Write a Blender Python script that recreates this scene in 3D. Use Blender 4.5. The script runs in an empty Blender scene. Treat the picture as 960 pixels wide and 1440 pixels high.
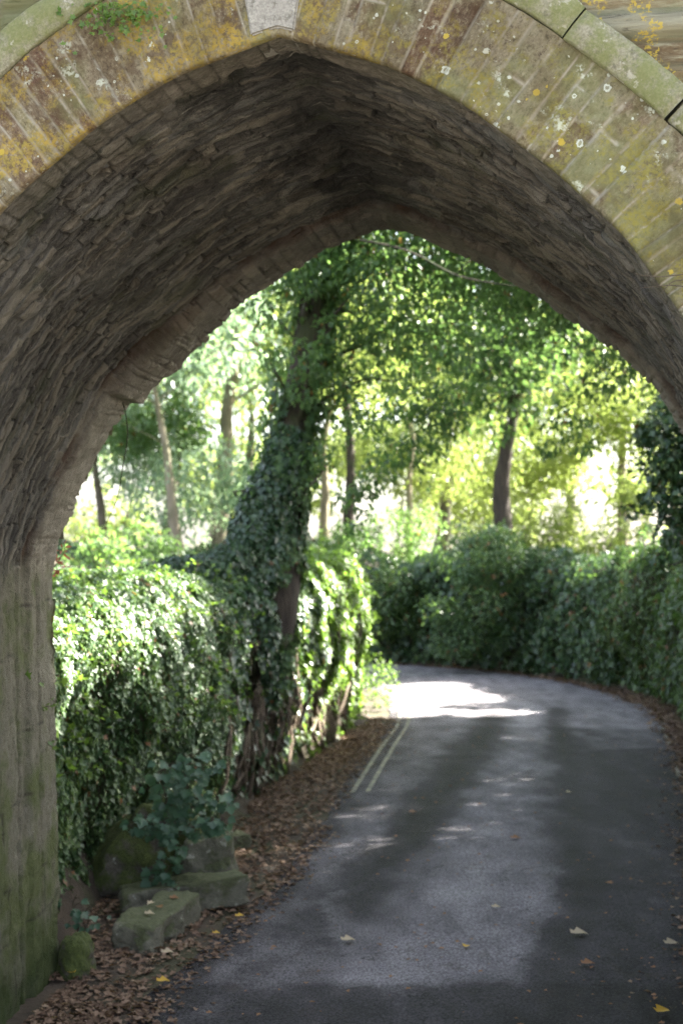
import bpy, bmesh, math
import numpy as np
from mathutils import Vector

R = np.random.default_rng(7)
C = bpy.context.scene.collection
scn = bpy.context.scene
H0 = 3.0          # eye height above the road
F = 2000.0        # focal length in photo pixels
rad = math.radians

def P(px, py, D):
    """point seen at photo pixel (px,py) at distance D"""
    return np.array([(px-480)/F*D, D, H0+(760-py)/F*D])
def G(px, py):
    D = H0*F/(py-760.0)
    return np.array([(px-480)/F*D, D, 0.0])

SUN_EL, SUN_AZ = rad(40), rad(62)     # azimuth measured from +Y towards +X
SUN = np.array([math.sin(SUN_AZ)*math.cos(SUN_EL), math.cos(SUN_AZ)*math.cos(SUN_EL), math.sin(SUN_EL)])

# ------------------------------------------------------------------ noise
def _hash(ix, iy, iz, seed):
    n = (ix.astype(np.int64)*73856093) ^ (iy.astype(np.int64)*19349663) ^ (iz.astype(np.int64)*83492791) ^ (seed*2654435)
    n = (n ^ (n >> 13)) * 1274126177
    n = n & 0x7fffffff
    n = (n ^ (n >> 15)) * 2246822519
    n = n & 0x7fffffff
    return n/float(0x7fffffff)
def vnoise(p, seed=0):
    p = np.asarray(p, float); i = np.floor(p); f = p-i; f = f*f*(3-2*f)
    x, y, z = i[..., 0], i[..., 1], i[..., 2]; r = 0
    for dx in (0, 1):
        wx = f[..., 0] if dx else 1-f[..., 0]
        for dy in (0, 1):
            wy = f[..., 1] if dy else 1-f[..., 1]
            for dz in (0, 1):
                wz = f[..., 2] if dz else 1-f[..., 2]
                r = r + wx*wy*wz*_hash(x+dx, y+dy, z+dz, seed)
    return r*2-1
def fbm(p, o=4, seed=0):
    a, r = 1.0, 0; p = np.asarray(p, float)
    for k in range(o):
        r = r+a*vnoise(p*(2**k)+k*17.3, seed+k); a *= .5
    return r/1.6
def n3(x, y, z=0): return np.stack(np.broadcast_arrays(x, y, z), -1)
def sstep(a, b, x):
    t = np.clip((x-a)/(b-a), 0, 1); return t*t*(3-2*t)

# ------------------------------------------------------------------ mesh helpers
def mesh_np(name, V, faces, mat, parent=None, smooth=False, attrs=None, uv=None):
    """faces: list of (n,k) int arrays"""
    me = bpy.data.meshes.new(name)
    V = np.asarray(V, np.float32)
    me.vertices.add(len(V)); me.vertices.foreach_set('co', V.ravel())
    idx = np.concatenate([f.ravel() for f in faces]).astype(np.int32)
    tot = np.concatenate([np.full(len(f), f.shape[1], np.int32) for f in faces])
    st = np.concatenate([[0], np.cumsum(tot)[:-1]]).astype(np.int32)
    me.loops.add(len(idx)); me.loops.foreach_set('vertex_index', idx)
    me.polygons.add(len(tot)); me.polygons.foreach_set('loop_start', st)
    me.polygons.foreach_set('loop_total', tot)
    if smooth: me.polygons.foreach_set('use_smooth', np.ones(len(tot), bool))
    if uv is not None:
        l = me.uv_layers.new(name='UVMap'); l.data.foreach_set('uv', np.asarray(uv, np.float32)[idx].ravel())
    if attrs:
        for k, a in attrs.items():
            at = me.attributes.new(k, 'FLOAT', 'POINT'); at.data.foreach_set('value', np.asarray(a, np.float32))
    me.update(calc_edges=True); me.validate()
    if mat: me.materials.append(mat)
    o = bpy.data.objects.new(name, me); C.objects.link(o)
    if parent: o.parent = parent
    return o
def grid_faces(nu, nv, keep=None, flip=False):
    i = np.arange(nu-1)[:, None]*nv+np.arange(nv-1)[None, :]
    q = np.stack([i, i+nv, i+nv+1, i+1], -1)
    if flip: q = q[..., ::-1]
    q = q.reshape(-1, 4)
    if keep is not None: q = q[keep.reshape(-1)]
    return q
class Bag:
    """collects verts/faces into one mesh"""
    def __init__(s): s.V = []; s.F = {}; s.n = 0
    def add(s, V, faces):
        for f in faces:
            f = np.asarray(f); s.F.setdefault(f.shape[1], []).append(f+s.n)
        s.V.append(np.asarray(V, float)); s.n += len(V)
    def build(s, name, mat, parent=None, smooth=False, attrs=None):
        return mesh_np(name, np.concatenate(s.V), [np.concatenate(v) for v in s.F.values()], mat, parent, smooth, attrs)
def tag(o, label=None, cat=None, group=None, kind=None):
    if label: o['label'] = label
    if cat: o['category'] = cat
    if group: o['group'] = group
    if kind: o['kind'] = kind
    return o
def empty(name, loc=(0, 0, 0)):
    o = bpy.data.objects.new(name, None); C.objects.link(o); o.empty_display_size = .3
    return o     # parts are modelled in world metres, the Empty stays at the origin unless moved
def catmull(pts, n):
    p = np.asarray(pts, float); d = np.r_[0, np.cumsum(np.linalg.norm(np.diff(p, axis=0), axis=1))]
    q = np.vstack([2*p[0]-p[1], p, 2*p[-1]-p[-2]])
    t = np.linspace(0, len(p)-1.0001, max(n*4, 50)); i = t.astype(int); f = (t-i)[:, None]
    a, b, c, e = q[i], q[i+1], q[i+2], q[i+3]
    s = .5*((2*b)+(-a+c)*f+(2*a-5*b+4*c-e)*f**2+(-a+3*b-3*c+e)*f**3)
    L = np.r_[0, np.cumsum(np.linalg.norm(np.diff(s, axis=0), axis=1))]
    u = np.linspace(0, L[-1], n)
    return np.stack([np.interp(u, L, s[:, k]) for k in range(p.shape[1])], -1)
def tube(pts, radii, sides=10, seg=None, rough=0.0, seed=0, cap=True):
    pts = np.asarray(pts, float); radii = np.asarray(radii, float)
    if seg is None: seg = max(len(pts)*3, 5)
    c = catmull(np.c_[pts, radii], seg); r = c[:, 3]; c = c[:, :3]
    t = np.gradient(c, axis=0); t /= np.linalg.norm(t, axis=1)[:, None]+1e-9
    up = np.array([0.13, .21, .97]) if abs(t[0, 2]) < .8 else np.array([.9, .3, .1])
    a = np.cross(t, up); a /= np.linalg.norm(a, axis=1)[:, None]+1e-9
    b = np.cross(t, a)
    th = np.linspace(0, 2*np.pi, sides, endpoint=False)
    rr = r[:, None]*np.ones(sides)
    if rough:
        q = c[:, None]+(a[:, None]*np.cos(th)[:, None]+b[:, None]*np.sin(th)[:, None])*rr[..., None]
        rr = rr*(1+rough*fbm(q*np.array([3, 3, 1.0])/max(.25, r.max()), 3, seed))
    V = c[:, None]+(a[:, None]*np.cos(th)[:, None]+b[:, None]*np.sin(th)[:, None])*rr[..., None]
    i = np.arange(seg-1)[:, None]*sides; j = np.arange(sides); k = (j+1) % sides
    q = np.stack([i+j, i+k, i+sides+k, i+sides+j], -1).reshape(-1, 4)
    V = V.reshape(-1, 3); f = [q]
    if cap:
        n = len(V); V = np.vstack([V, c[0], c[-1]])
        f.append(np.stack([k, j, np.full(sides, n)], -1)); o = (seg-1)*sides
        f.append(np.stack([o+j, o+k, np.full(sides, n+1)], -1))
    return V, f

# leaf templates: verts (tip along +Y, face normal +Z), faces
def half(pts):
    L = np.array([(0, 0, 0)]+[(x, y, z) for x, y, z in pts]+[(0, 1, -.12)], float)
    Rr = L[1:-1]*np.array([-1, 1, 1]); n = len(L)
    V = np.vstack([L, Rr]); f1 = list(range(n)); f2 = [0]+[n-1]+list(range(len(V)-1, n-1, -1))
    return V, [np.array([f1]), np.array([f2])]
IVY = half([(.42, -.14, .1), (.27, .2, .05), (.6, .42, .12), (.24, .56, .04)])
OVAL = half([(.22, .25, .07), (.24, .55, .06)])
LANCE = half([(.17, .35, .05)])
MAPLE = half([(.30, -.08, .06), (.20, .10, .03), (.62, .12, .1), (.45, .30, .05), (.72, .58, .1), (.35, .55, .04), (.28, .78, .03)])
DRY = half([(.30, .02, .12), (.22, .25, .03), (.46, .45, .14), (.2, .68, .05)])

def leaves(name, pos, nrm, tip, size, tmpl, mat, parent=None, jitter=True):
    T, F_ = tmpl; n = len(pos)
    tip = tip/(np.linalg.norm(tip, axis=1)[:, None]+1e-9)
    x = np.cross(tip, nrm); x /= np.linalg.norm(x, axis=1)[:, None]+1e-9
    z = np.cross(x, tip)
    s = np.asarray(size)*np.ones(n)
    V = pos[:, None]+s[:, None, None]*(T[None, :, 0:1]*x[:, None]+T[None, :, 1:2]*tip[:, None]+T[None, :, 2:3]*z[:, None])
    m = len(T); fs = {}
    for f in F_:
        fs.setdefault(f.shape[1], []).append((f[None]+(np.arange(n)*m)[:, None, None]).reshape(-1, f.shape[1]))
    fl = []
    for k, v in fs.items(): fl.append(np.concatenate(v))
    return mesh_np(name, V.reshape(-1, 3), fl, mat, parent)
def rvec(n, rng=R):
    v = rng.normal(size=(n, 3)); return v/np.linalg.norm(v, axis=1)[:, None]

# ------------------------------------------------------------------ sun gaps in the canopy
BEAMS = []
def beam(p, r): BEAMS.append((np.asarray(p, float), r))
for a in ((95, 840, 10.9, .42), (130, 850, 11.2, .42), (170, 855, 11.8, .40), (215, 860, 12.4, .36), (95, 900, 10.6, .36), (125, 945, 10.6, .22), (250, 870, 13, .25)):
    beam(P(*a[:3]), a[3])
for a in ((445, 820, 20, .3), (440, 900, 19.3, .28), (462, 880, 20.5, .34), (472, 950, 21, .30), (455, 1000, 20, .28), (400, 1000, 18.2, .17), (375, 960, 17.3, .13), (425, 1020, 19, .16), (445, 1040, 19.8, .14), (325, 940, 16, .12), (400, 900, 17.8, .2), (412, 955, 18.2, .22), (425, 850, 18.7, .2), (430, 1000, 19, .25), (450, 855, 19.6, .3), (485, 1010, 21.5, .3), (385, 1040, 17.3, .12)):
    beam(P(*a[:3]), a[3])
for a in ((490, 810, 23, .35), (505, 850, 24, .3), (512, 890, 24.5, .3), (510, 930, 24.5, .25), (525, 985, 24.5, .5)):
    beam(P(*a[:3]), a[3])
for a in ((545, 980, 1.), (580, 977, 1.), (610, 978, 1.), (565, 990, .9), (600, 988, .8), (640, 982, .6), (545, 1006, .5), (575, 1006, .45), (610, 1003, .35), (530, 990, 1.), (640, 972, .7), (520, 1000, .7), (590, 970, 1.)):
    beam(G(*a[:2]), a[2])
for a in ((790, 700, 46, 2.2), (740, 690, 46, 1.8), (820, 750, 44, 2.0), (770, 640, 48, 2)): beam(P(*a[:3]), a[3])
for a in ((900, 770, 26, .5), (860, 775, 28, .4), (700, 760, 33, .5), (650, 735, 33, .3)): beam(P(*a[:3]), a[3])
_w = {18.2: -.70, 19.3: -.48, 20.4: -.22, 21.5: .0, 22.6: .16}
for _y, _x in _w.items():
    for _z in (.5, 1.1, 1.7, 2.3): beam((_x, _y, _z), .27)
def in_beam(p):
    m = np.zeros(len(p), bool)
    for c, r in BEAMS:
        d = p-c; t = d@SUN; q = d-t[:, None]*SUN
        m |= (t > 1.6) & (np.einsum('ij,ij->i', q, q) < r*r)
    return m

# ------------------------------------------------------------------ materials
def mat_new(name):
    m = bpy.data.materials.new(name); m.use_nodes = True; nt = m.node_tree; nt.nodes.clear()
    o = nt.nodes.new('ShaderNodeOutputMaterial'); return m, nt, o
class N:
    def __init__(s, nt): s.nt = nt
    def __call__(s, t, ins=None, **kw):
        n = s.nt.nodes.new('ShaderNode'+t)
        for k, v in kw.items(): setattr(n, k, v)
        if ins:
            for k, v in ins.items():
                if isinstance(v, bpy.types.NodeSocket): s.nt.links.new(v, n.inputs[k])
                else: n.inputs[k].default_value = v
        return n
    def ramp(s, fac, stops, interp='LINEAR'):
        r = s.nt.nodes.new('ShaderNodeValToRGB'); r.color_ramp.interpolation = interp
        e = r.color_ramp.elements
        while len(e) < len(stops): e.new(.5)
        for el, (p, c) in zip(e, stops):
            el.position = p; el.color = (*c, 1) if len(c) == 3 else c
        s.nt.links.new(fac, r.inputs[0]); return r.outputs[0]
    def math(s, op, a, b=None, clamp=False):
        n = s.nt.nodes.new('ShaderNodeMath'); n.operation = op; n.use_clamp = clamp
        for i, v in enumerate((a, b)):
            if v is None: continue
            if isinstance(v, (int, float)): n.inputs[i].default_value = v
            else: s.nt.links.new(v, n.inputs[i])
        return n.outputs[0]
    def mix(s, f, a, b, mode='MIX'):
        n = s.nt.nodes.new('ShaderNodeMix'); n.data_type = 'RGBA'; n.blend_type = mode
        for i, v in ((0, f), (6, a), (7, b)):
            if isinstance(v, bpy.types.NodeSocket): s.nt.links.new(v, n.inputs[i])
            elif isinstance(v, (int, float)): n.inputs[i].default_value = v
            else: n.inputs[i].default_value = (*v, 1)
        return n.outputs[2]
    def noise(s, vec, scale, detail=4, rough=.55, dist=0.0, out=0):
        n = s('TexNoise', {'Vector': vec, 'Scale': scale, 'Detail': detail, 'Roughness': rough, 'Distortion': dist}); return n.outputs[out]
    def step(s, v, a, b):
        n = s('MapRange', {0: v, 1: a, 2: b}, interpolation_type='SMOOTHSTEP'); return n.outputs[0]

def leaf_mat(name, cols, trans=(.15, .22, .05), tf=.35, rough=.38, spec=.45, nscale=.8, brown=0.0):
    m, nt, o = mat_new(name); n = N(nt)
    g = n('NewGeometry'); rnd = g.outputs['Random Per Island']
    tc = n('TexCoord').outputs['Object']
    nz = n.noise(tc, nscale, 3)
    f = n.math('ADD', n.math('MULTIPLY', rnd, .62), n.math('MULTIPLY', n.math('SUBTRACT', nz, .3), .9), True)
    k = len(cols); col = n.ramp(f, [(i/(k-1), c) for i, c in enumerate(cols)])
    if brown:
        w = n('TexWhiteNoise', {'W': rnd}, noise_dimensions='1D').outputs[0]
        col = n.mix(n.math('GREATER_THAN', w, 1-brown), col, (.17, .075, .03))
    p = n('BsdfPrincipled', {'Base Color': col, 'Roughness': rough, 'Specular IOR Level': spec})
    tcol = n.mix(.5, n.mix(1.0, col, (3.0, 3.2, 1.8), 'MULTIPLY'), trans)
    t = n('BsdfTranslucent', {'Color': tcol})
    mx = n('MixShader', {0: tf, 1: p.outputs[0], 2: t.outputs[0]})
    nt.links.new(mx.outputs[0], o.inputs[0]); return m
def bark_mat(name, c1, c2, green=0.3, scale=1.0):
    m, nt, o = mat_new(name); n = N(nt); tc = n('TexCoord').outputs['Object']
    mp = n('Mapping', {'Vector': tc, 'Scale': (9*scale, 9*scale, 1.8*scale)}).outputs[0]
    a = n.noise(mp, 1.6, 6, .65, .4); col = n.ramp(a, [(.3, c1), (.7, c2)])
    g = n.noise(tc, 1.7*scale, 4)
    col = n.mix(n.math('MULTIPLY', n.step(g, .5, .62), green), col, (.05, .075, .02))
    b = n('Bump', {'Height': a, 'Strength': .8, 'Distance': .04}).outputs[0]
    p = n('BsdfPrincipled', {'Base Color': col, 'Roughness': .9, 'Normal': b})
    nt.links.new(p.outputs[0], o.inputs[0]); return m
def soil_mat(name, c1, c2, scale=3.0, green=0.0):
    m, nt, o = mat_new(name); n = N(nt); tc = n('TexCoord').outputs['Object']
    a = n.noise(tc, scale, 6, .7); b_ = n.noise(tc, scale*9, 4, .7)
    col = n.ramp(n.math('ADD', n.math('MULTIPLY', a, .6), n.math('MULTIPLY', b_, .4)), [(.35, c1), (.65, c2)])
    if green: col = n.mix(n.math('MULTIPLY', n.step(n.noise(tc, scale*.6, 4), .47, .6), green), col, (.045, .06, .015))
    b = n('Bump', {'Height': b_, 'Strength': .7, 'Distance': .03}).outputs[0]
    p = n('BsdfPrincipled', {'Base Color': col, 'Roughness': .95, 'Normal': b})
    nt.links.new(p.outputs[0], o.inputs[0]); return m

M = {}
M['ivy'] = leaf_mat('ivy_leaf', [(.018, .045, .022), (.045, .09, .04), (.09, .15, .06), (.15, .21, .07)], tf=.25, rough=.4, spec=.45, nscale=1.3, brown=.02)
M['ivy_dark'] = leaf_mat('ivy_leaf_dark', [(.012, .033, .016), (.026, .062, .028), (.045, .092, .038), (.08, .13, .045)], tf=.15, rough=.32, spec=.6, nscale=1.0, brown=.01)
M['ivy_bright'] = leaf_mat('ivy_leaf_bright', [(.05, .10, .02), (.10, .17, .03), (.16, .23, .04)], tf=.4, rough=.4, nscale=1.5)
M['hedge_right'] = leaf_mat('bank_leaf', [(.014, .036, .013), (.035, .075, .024), (.07, .125, .035), (.13, .19, .05)], tf=.22, rough=.36, spec=.55, nscale=.7, brown=.03)
M['crown_mid'] = leaf_mat('crown_leaf_mid', [(.03, .065, .03), (.06, .115, .05), (.095, .155, .07), (.14, .20, .09)], tf=.55, nscale=.5, brown=.015)
M['crown_dark'] = leaf_mat('crown_leaf_dark', [(.015, .04, .018), (.03, .07, .03), (.055, .105, .045), (.09, .14, .055)], tf=.5, nscale=.5, brown=.012)
M['crown_yellow'] = leaf_mat('crown_leaf_yellow', [(.08, .115, .035), (.14, .175, .06), (.21, .245, .09)], trans=(.28, .32, .10), tf=.55, nscale=.3)
M['crown_blue'] = leaf_mat('crown_leaf_bluish', [(.09, .14, .10), (.16, .22, .17), (.24, .30, .25)], trans=(.22, .30, .22), tf=.5, rough=.42, nscale=.4)
M['sapling'] = leaf_mat('maple_leaf', [(.025, .065, .04), (.045, .10, .06), (.08, .15, .08)], tf=.25, rough=.45, nscale=3)
M['litter'] = leaf_mat('dry_leaf', [(.045, .028, .020), (.12, .075, .052), (.21, .14, .10), (.33, .245, .18)], trans=(.15, .07, .03), tf=.12, rough=.75, spec=.25, nscale=1.5)
M['litter_yellow'] = leaf_mat('yellow_leaf', [(.45, .26, .03), (.55, .36, .05)], trans=(.5, .3, .04), tf=.2, rough=.6, spec=.3)
M['litter_pale'] = leaf_mat('pale_dry_leaf', [(.34, .27, .18), (.45, .38, .28)], trans=(.3, .2, .1), tf=.15, rough=.7, spec=.3)
M['litter_brown'] = leaf_mat('brown_dry_leaf', [(.20, .10, .05), (.28, .15, .08)], trans=(.2, .1, .04), tf=.15, rough=.7, spec=.3)
M['red_leaf'] = leaf_mat('red_leaf', [(.2, .05, .04), (.36, .13, .11)], trans=(.3, .08, .06), tf=.3)
M['bark_dark'] = bark_mat('bark_dark', (.018, .013, .010), (.075, .055, .040), .5)
M['bark_pale'] = bark_mat('bark_pale', (.14, .11, .075), (.33, .28, .20), .35)
M['bark_mid'] = bark_mat('bark_mid', (.05, .04, .028), (.16, .13, .09), .5)
M['root'] = bark_mat('root_bark', (.05, .036, .026), (.20, .15, .105), .3, 2.0)
M['twig'] = bark_mat('twig_bark', (.06, .045, .03), (.12, .09, .06), .1, 3.0)
M['stump'] = M['bark_mid']
M['earth'] = soil_mat('bank_earth', (.012, .010, .006), (.045, .034, .02), 3, .5)
M['ground'] = soil_mat('ground_soil', (.022, .016, .011), (.07, .05, .034), 2.2, .35)

def rock_mat(name, c1, c2, moss=.5):
    m, nt, o = mat_new(name); n = N(nt); tc = n('TexCoord').outputs['Object']
    a = n.noise(tc, 5, 8, .7); f = n.noise(tc, 45, 4, .7)
    col = n.ramp(a, [(.3, c1), (.7, c2)])
    col = n.mix(.35, col, n.ramp(f, [(.35, c1), (.65, c2)]))
    col = n.mix(n.math('MULTIPLY', n.step(n.noise(tc, 11, 3), .64, .68), .6), col, (.42, .42, .37))
    up = n('SeparateXYZ', {0: n('NewGeometry').outputs['Normal']}).outputs[2]
    mo = n.step(n.math('ADD', n.math('MULTIPLY', up, .22), n.noise(tc, 4, 5, .65)), .60-.19*moss, .72-.17*moss)
    mo = n.math('MULTIPLY', mo, min(1, moss*1.5))
    col = n.mix(mo, col, n.ramp(f, [(.3, (.022, .032, .006)), (.7, (.07, .09, .018))]))
    h = n.math('ADD', a, n.math('MULTIPLY', f, .3))
    b = n('Bump', {'Height': h, 'Strength': .9, 'Distance': .03}).outputs[0]
    p = n('BsdfPrincipled', {'Base Color': col, 'Roughness': .92, 'Normal': b})
    nt.links.new(p.outputs[0], o.inputs[0]); return m
M['rock'] = rock_mat('slab_stone', (.07, .068, .05), (.21, .20, .155), .45)
M['rock_moss'] = rock_mat('mossy_stone', (.035, .032, .024), (.14, .125, .10), 1.0)

def ring_mat():
    """thin slate voussoirs under yellow and white lichen"""
    m, nt, o = mat_new('lichen_stone_ring'); n = N(nt); tc = n('TexCoord').outputs['Object']
    uv = n('UVMap').outputs[0]                 # u along arch (m), v radial (m)
    blk = n('Attribute', attribute_name='blk').outputs['Fac']; edge = n('Attribute', attribute_name='edge').outputs['Fac']
    sx = n('SeparateXYZ', {0: tc})
    st = n('Mapping', {'Vector': uv, 'Scale': (60, 22, 1)}).outputs[0]
    grain = n.noise(st, 1.0, 9, .82, .3); iso = n.noise(tc, 42, 8, .78)
    col = n.ramp(blk, [(0, (.085, .050, .033)), (.2, (.16, .125, .08)), (.4, (.20, .175, .10)), (.55, (.12, .07, .045)), (.75, (.22, .19, .13)), (1, (.15, .13, .085))])
    col = n.mix(n.math('MULTIPLY', n.step(grain, .48, .68), .75), col, (.30, .265, .19)); col = n.mix(n.math('MULTIPLY', n.step(iso, .53, .62), .6), col, (.33, .30, .22)); col = n.mix(n.math('MULTIPLY', n.step(iso, .46, .38), .75), col, (.06, .042, .028))
    col = n.mix(n.step(grain, .50, .33), col, n.mix(.8, col, (.045, .03, .02)))
    bw_ = n.noise(tc, 7, 5, .7); col = n.mix(n.math('MULTIPLY', n.step(bw_, .50, .60), .75), col, n.mix(.75, col, (.075, .04, .022)))
    # green film, stronger at the right side and near the mould
    gn = n.noise(tc, 2.4, 5, .6)
    gx = n.math('MULTIPLY', n.step(sx.outputs[0], -.2, 1.4), .12)
    col = n.mix(n.math('MULTIPLY', n.step(n.math('ADD', gn, gx), .50, .66), .6), col, n.mix(iso, (.09, .10, .035), (.21, .215, .10)))
    # pale mortar joints
    col = n.mix(n.math('MULTIPLY', edge, n.math('ADD', .35, n.math('MULTIPLY', n.step(n.noise(tc, 12, 4), .42, .5), .6))), col, (.34, .31, .25))
    # yellow lichen, richer on the left
    yl = n.math('MULTIPLY', n.step(sx.outputs[0], .1, -.8), .055)
    y1 = n.math('ADD', n.noise(tc, 5.0, 6, .68), yl)
    y2 = n.noise(tc, 60, 5, .72)
    ym = n.math('MULTIPLY', n.step(y1, .49, .60), n.step(y2, .38, .60))
    ycol = n.mix(n.step(sx.outputs[0], .9, -.6), (.22, .19, .04), (.34, .235, .04)); ycol = n.mix(n.step(n.noise(tc, 14, 3), .4, .6), ycol, n.mix(.5, ycol, (.20, .19, .06)))
    col = n.mix(n.math('MULTIPLY', ym, .9), col, ycol)
    # round yellow spots
    v2 = n('TexVoronoi', {'Vector': tc, 'Scale': 11.0, 'Randomness': 1.0}); d2 = n.math('ADD', v2.outputs['Distance'], n.math('MULTIPLY', n.math('SUBTRACT', n.noise(tc, 60, 5, .7), .5), .30))
    vs = n('SeparateColor', {0: v2.outputs['Color']}); r2 = n.math('MULTIPLY', vs.outputs[0], .20)
    s2 = n.math('MULTIPLY', n.math('LESS_THAN', d2, r2), n.math('GREATER_THAN', vs.outputs[1], .55))
    col = n.mix(n.math('MULTIPLY', s2, .8), col, (.44, .33, .05))
    # white rosettes with dark hearts
    for sc, seed, thr in ((9.0, 0.0, .60), (15.0, 3.7, .62), (24.0, 8.1, .5), (11.0, 5.3, .6)):
        vv = n('Mapping', {'Vector': tc, 'Location': (seed, seed*2, seed)}).outputs[0]
        v = n('TexVoronoi', {'Vector': vv, 'Scale': sc})
        d = n.math('ADD', v.outputs['Distance'], n.math('MULTIPLY', n.math('SUBTRACT', n.noise(tc, 60, 5, .7), .5), .34))
        cs = n('SeparateColor', {0: v.outputs['Color']})
        rr = n.math('ADD', .05, n.math('MULTIPLY', n.math('POWER', cs.outputs[0], 1.6), .15))
        disc = n.math('LESS_THAN', d, rr)
        hole = n.math('MULTIPLY', n.math('LESS_THAN', d, n.math('MULTIPLY', rr, .55)), n.math('GREATER_THAN', cs.outputs[2], .5))
        cl = n.step(n.noise(vv, 3.6, 2), .49, .53)
        mk = n.math('MULTIPLY', n.math('MULTIPLY', disc, n.math('SUBTRACT', 1.0, n.math('MULTIPLY', hole, .75))), n.math('MULTIPLY', cl, n.math('GREATER_THAN', cs.outputs[1], thr-.2)))
        col = n.mix(n.math('MULTIPLY', mk, .9), col, n.mix(iso, (.40, .42, .36), (.60, .63, .55)))
    # clustered pale crust
    cr = n.math('MULTIPLY', n.step(n.noise(tc, 5.3, 5, .7), .60, .68), n.step(n.noise(tc, 75, 3, .6), .44, .5))
    col = n.mix(n.math('MULTIPLY', cr, .75), col, (.50, .53, .44))
    col = n.mix(1.0, col, n.mix(n.step(n.noise(tc, 2.7, 6, .7), .38, .62), (.66, .62, .56), (.96, .96, .94)), 'MULTIPLY')
    hgt = n.math('ADD', n.math('MULTIPLY', n.math('ADD', grain, iso), .7), n.math('MULTIPLY', y2, .4))
    b = n('Bump', {'Height': hgt, 'Strength': .8, 'Distance': .008}).outputs[0]
    p = n('BsdfPrincipled', {'Base Color': col, 'Roughness': .9, 'Normal': b, 'Specular IOR Level': .2})
    nt.links.new(p.outputs[0], o.inputs[0]); return m
M['ring'] = ring_mat()

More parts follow.
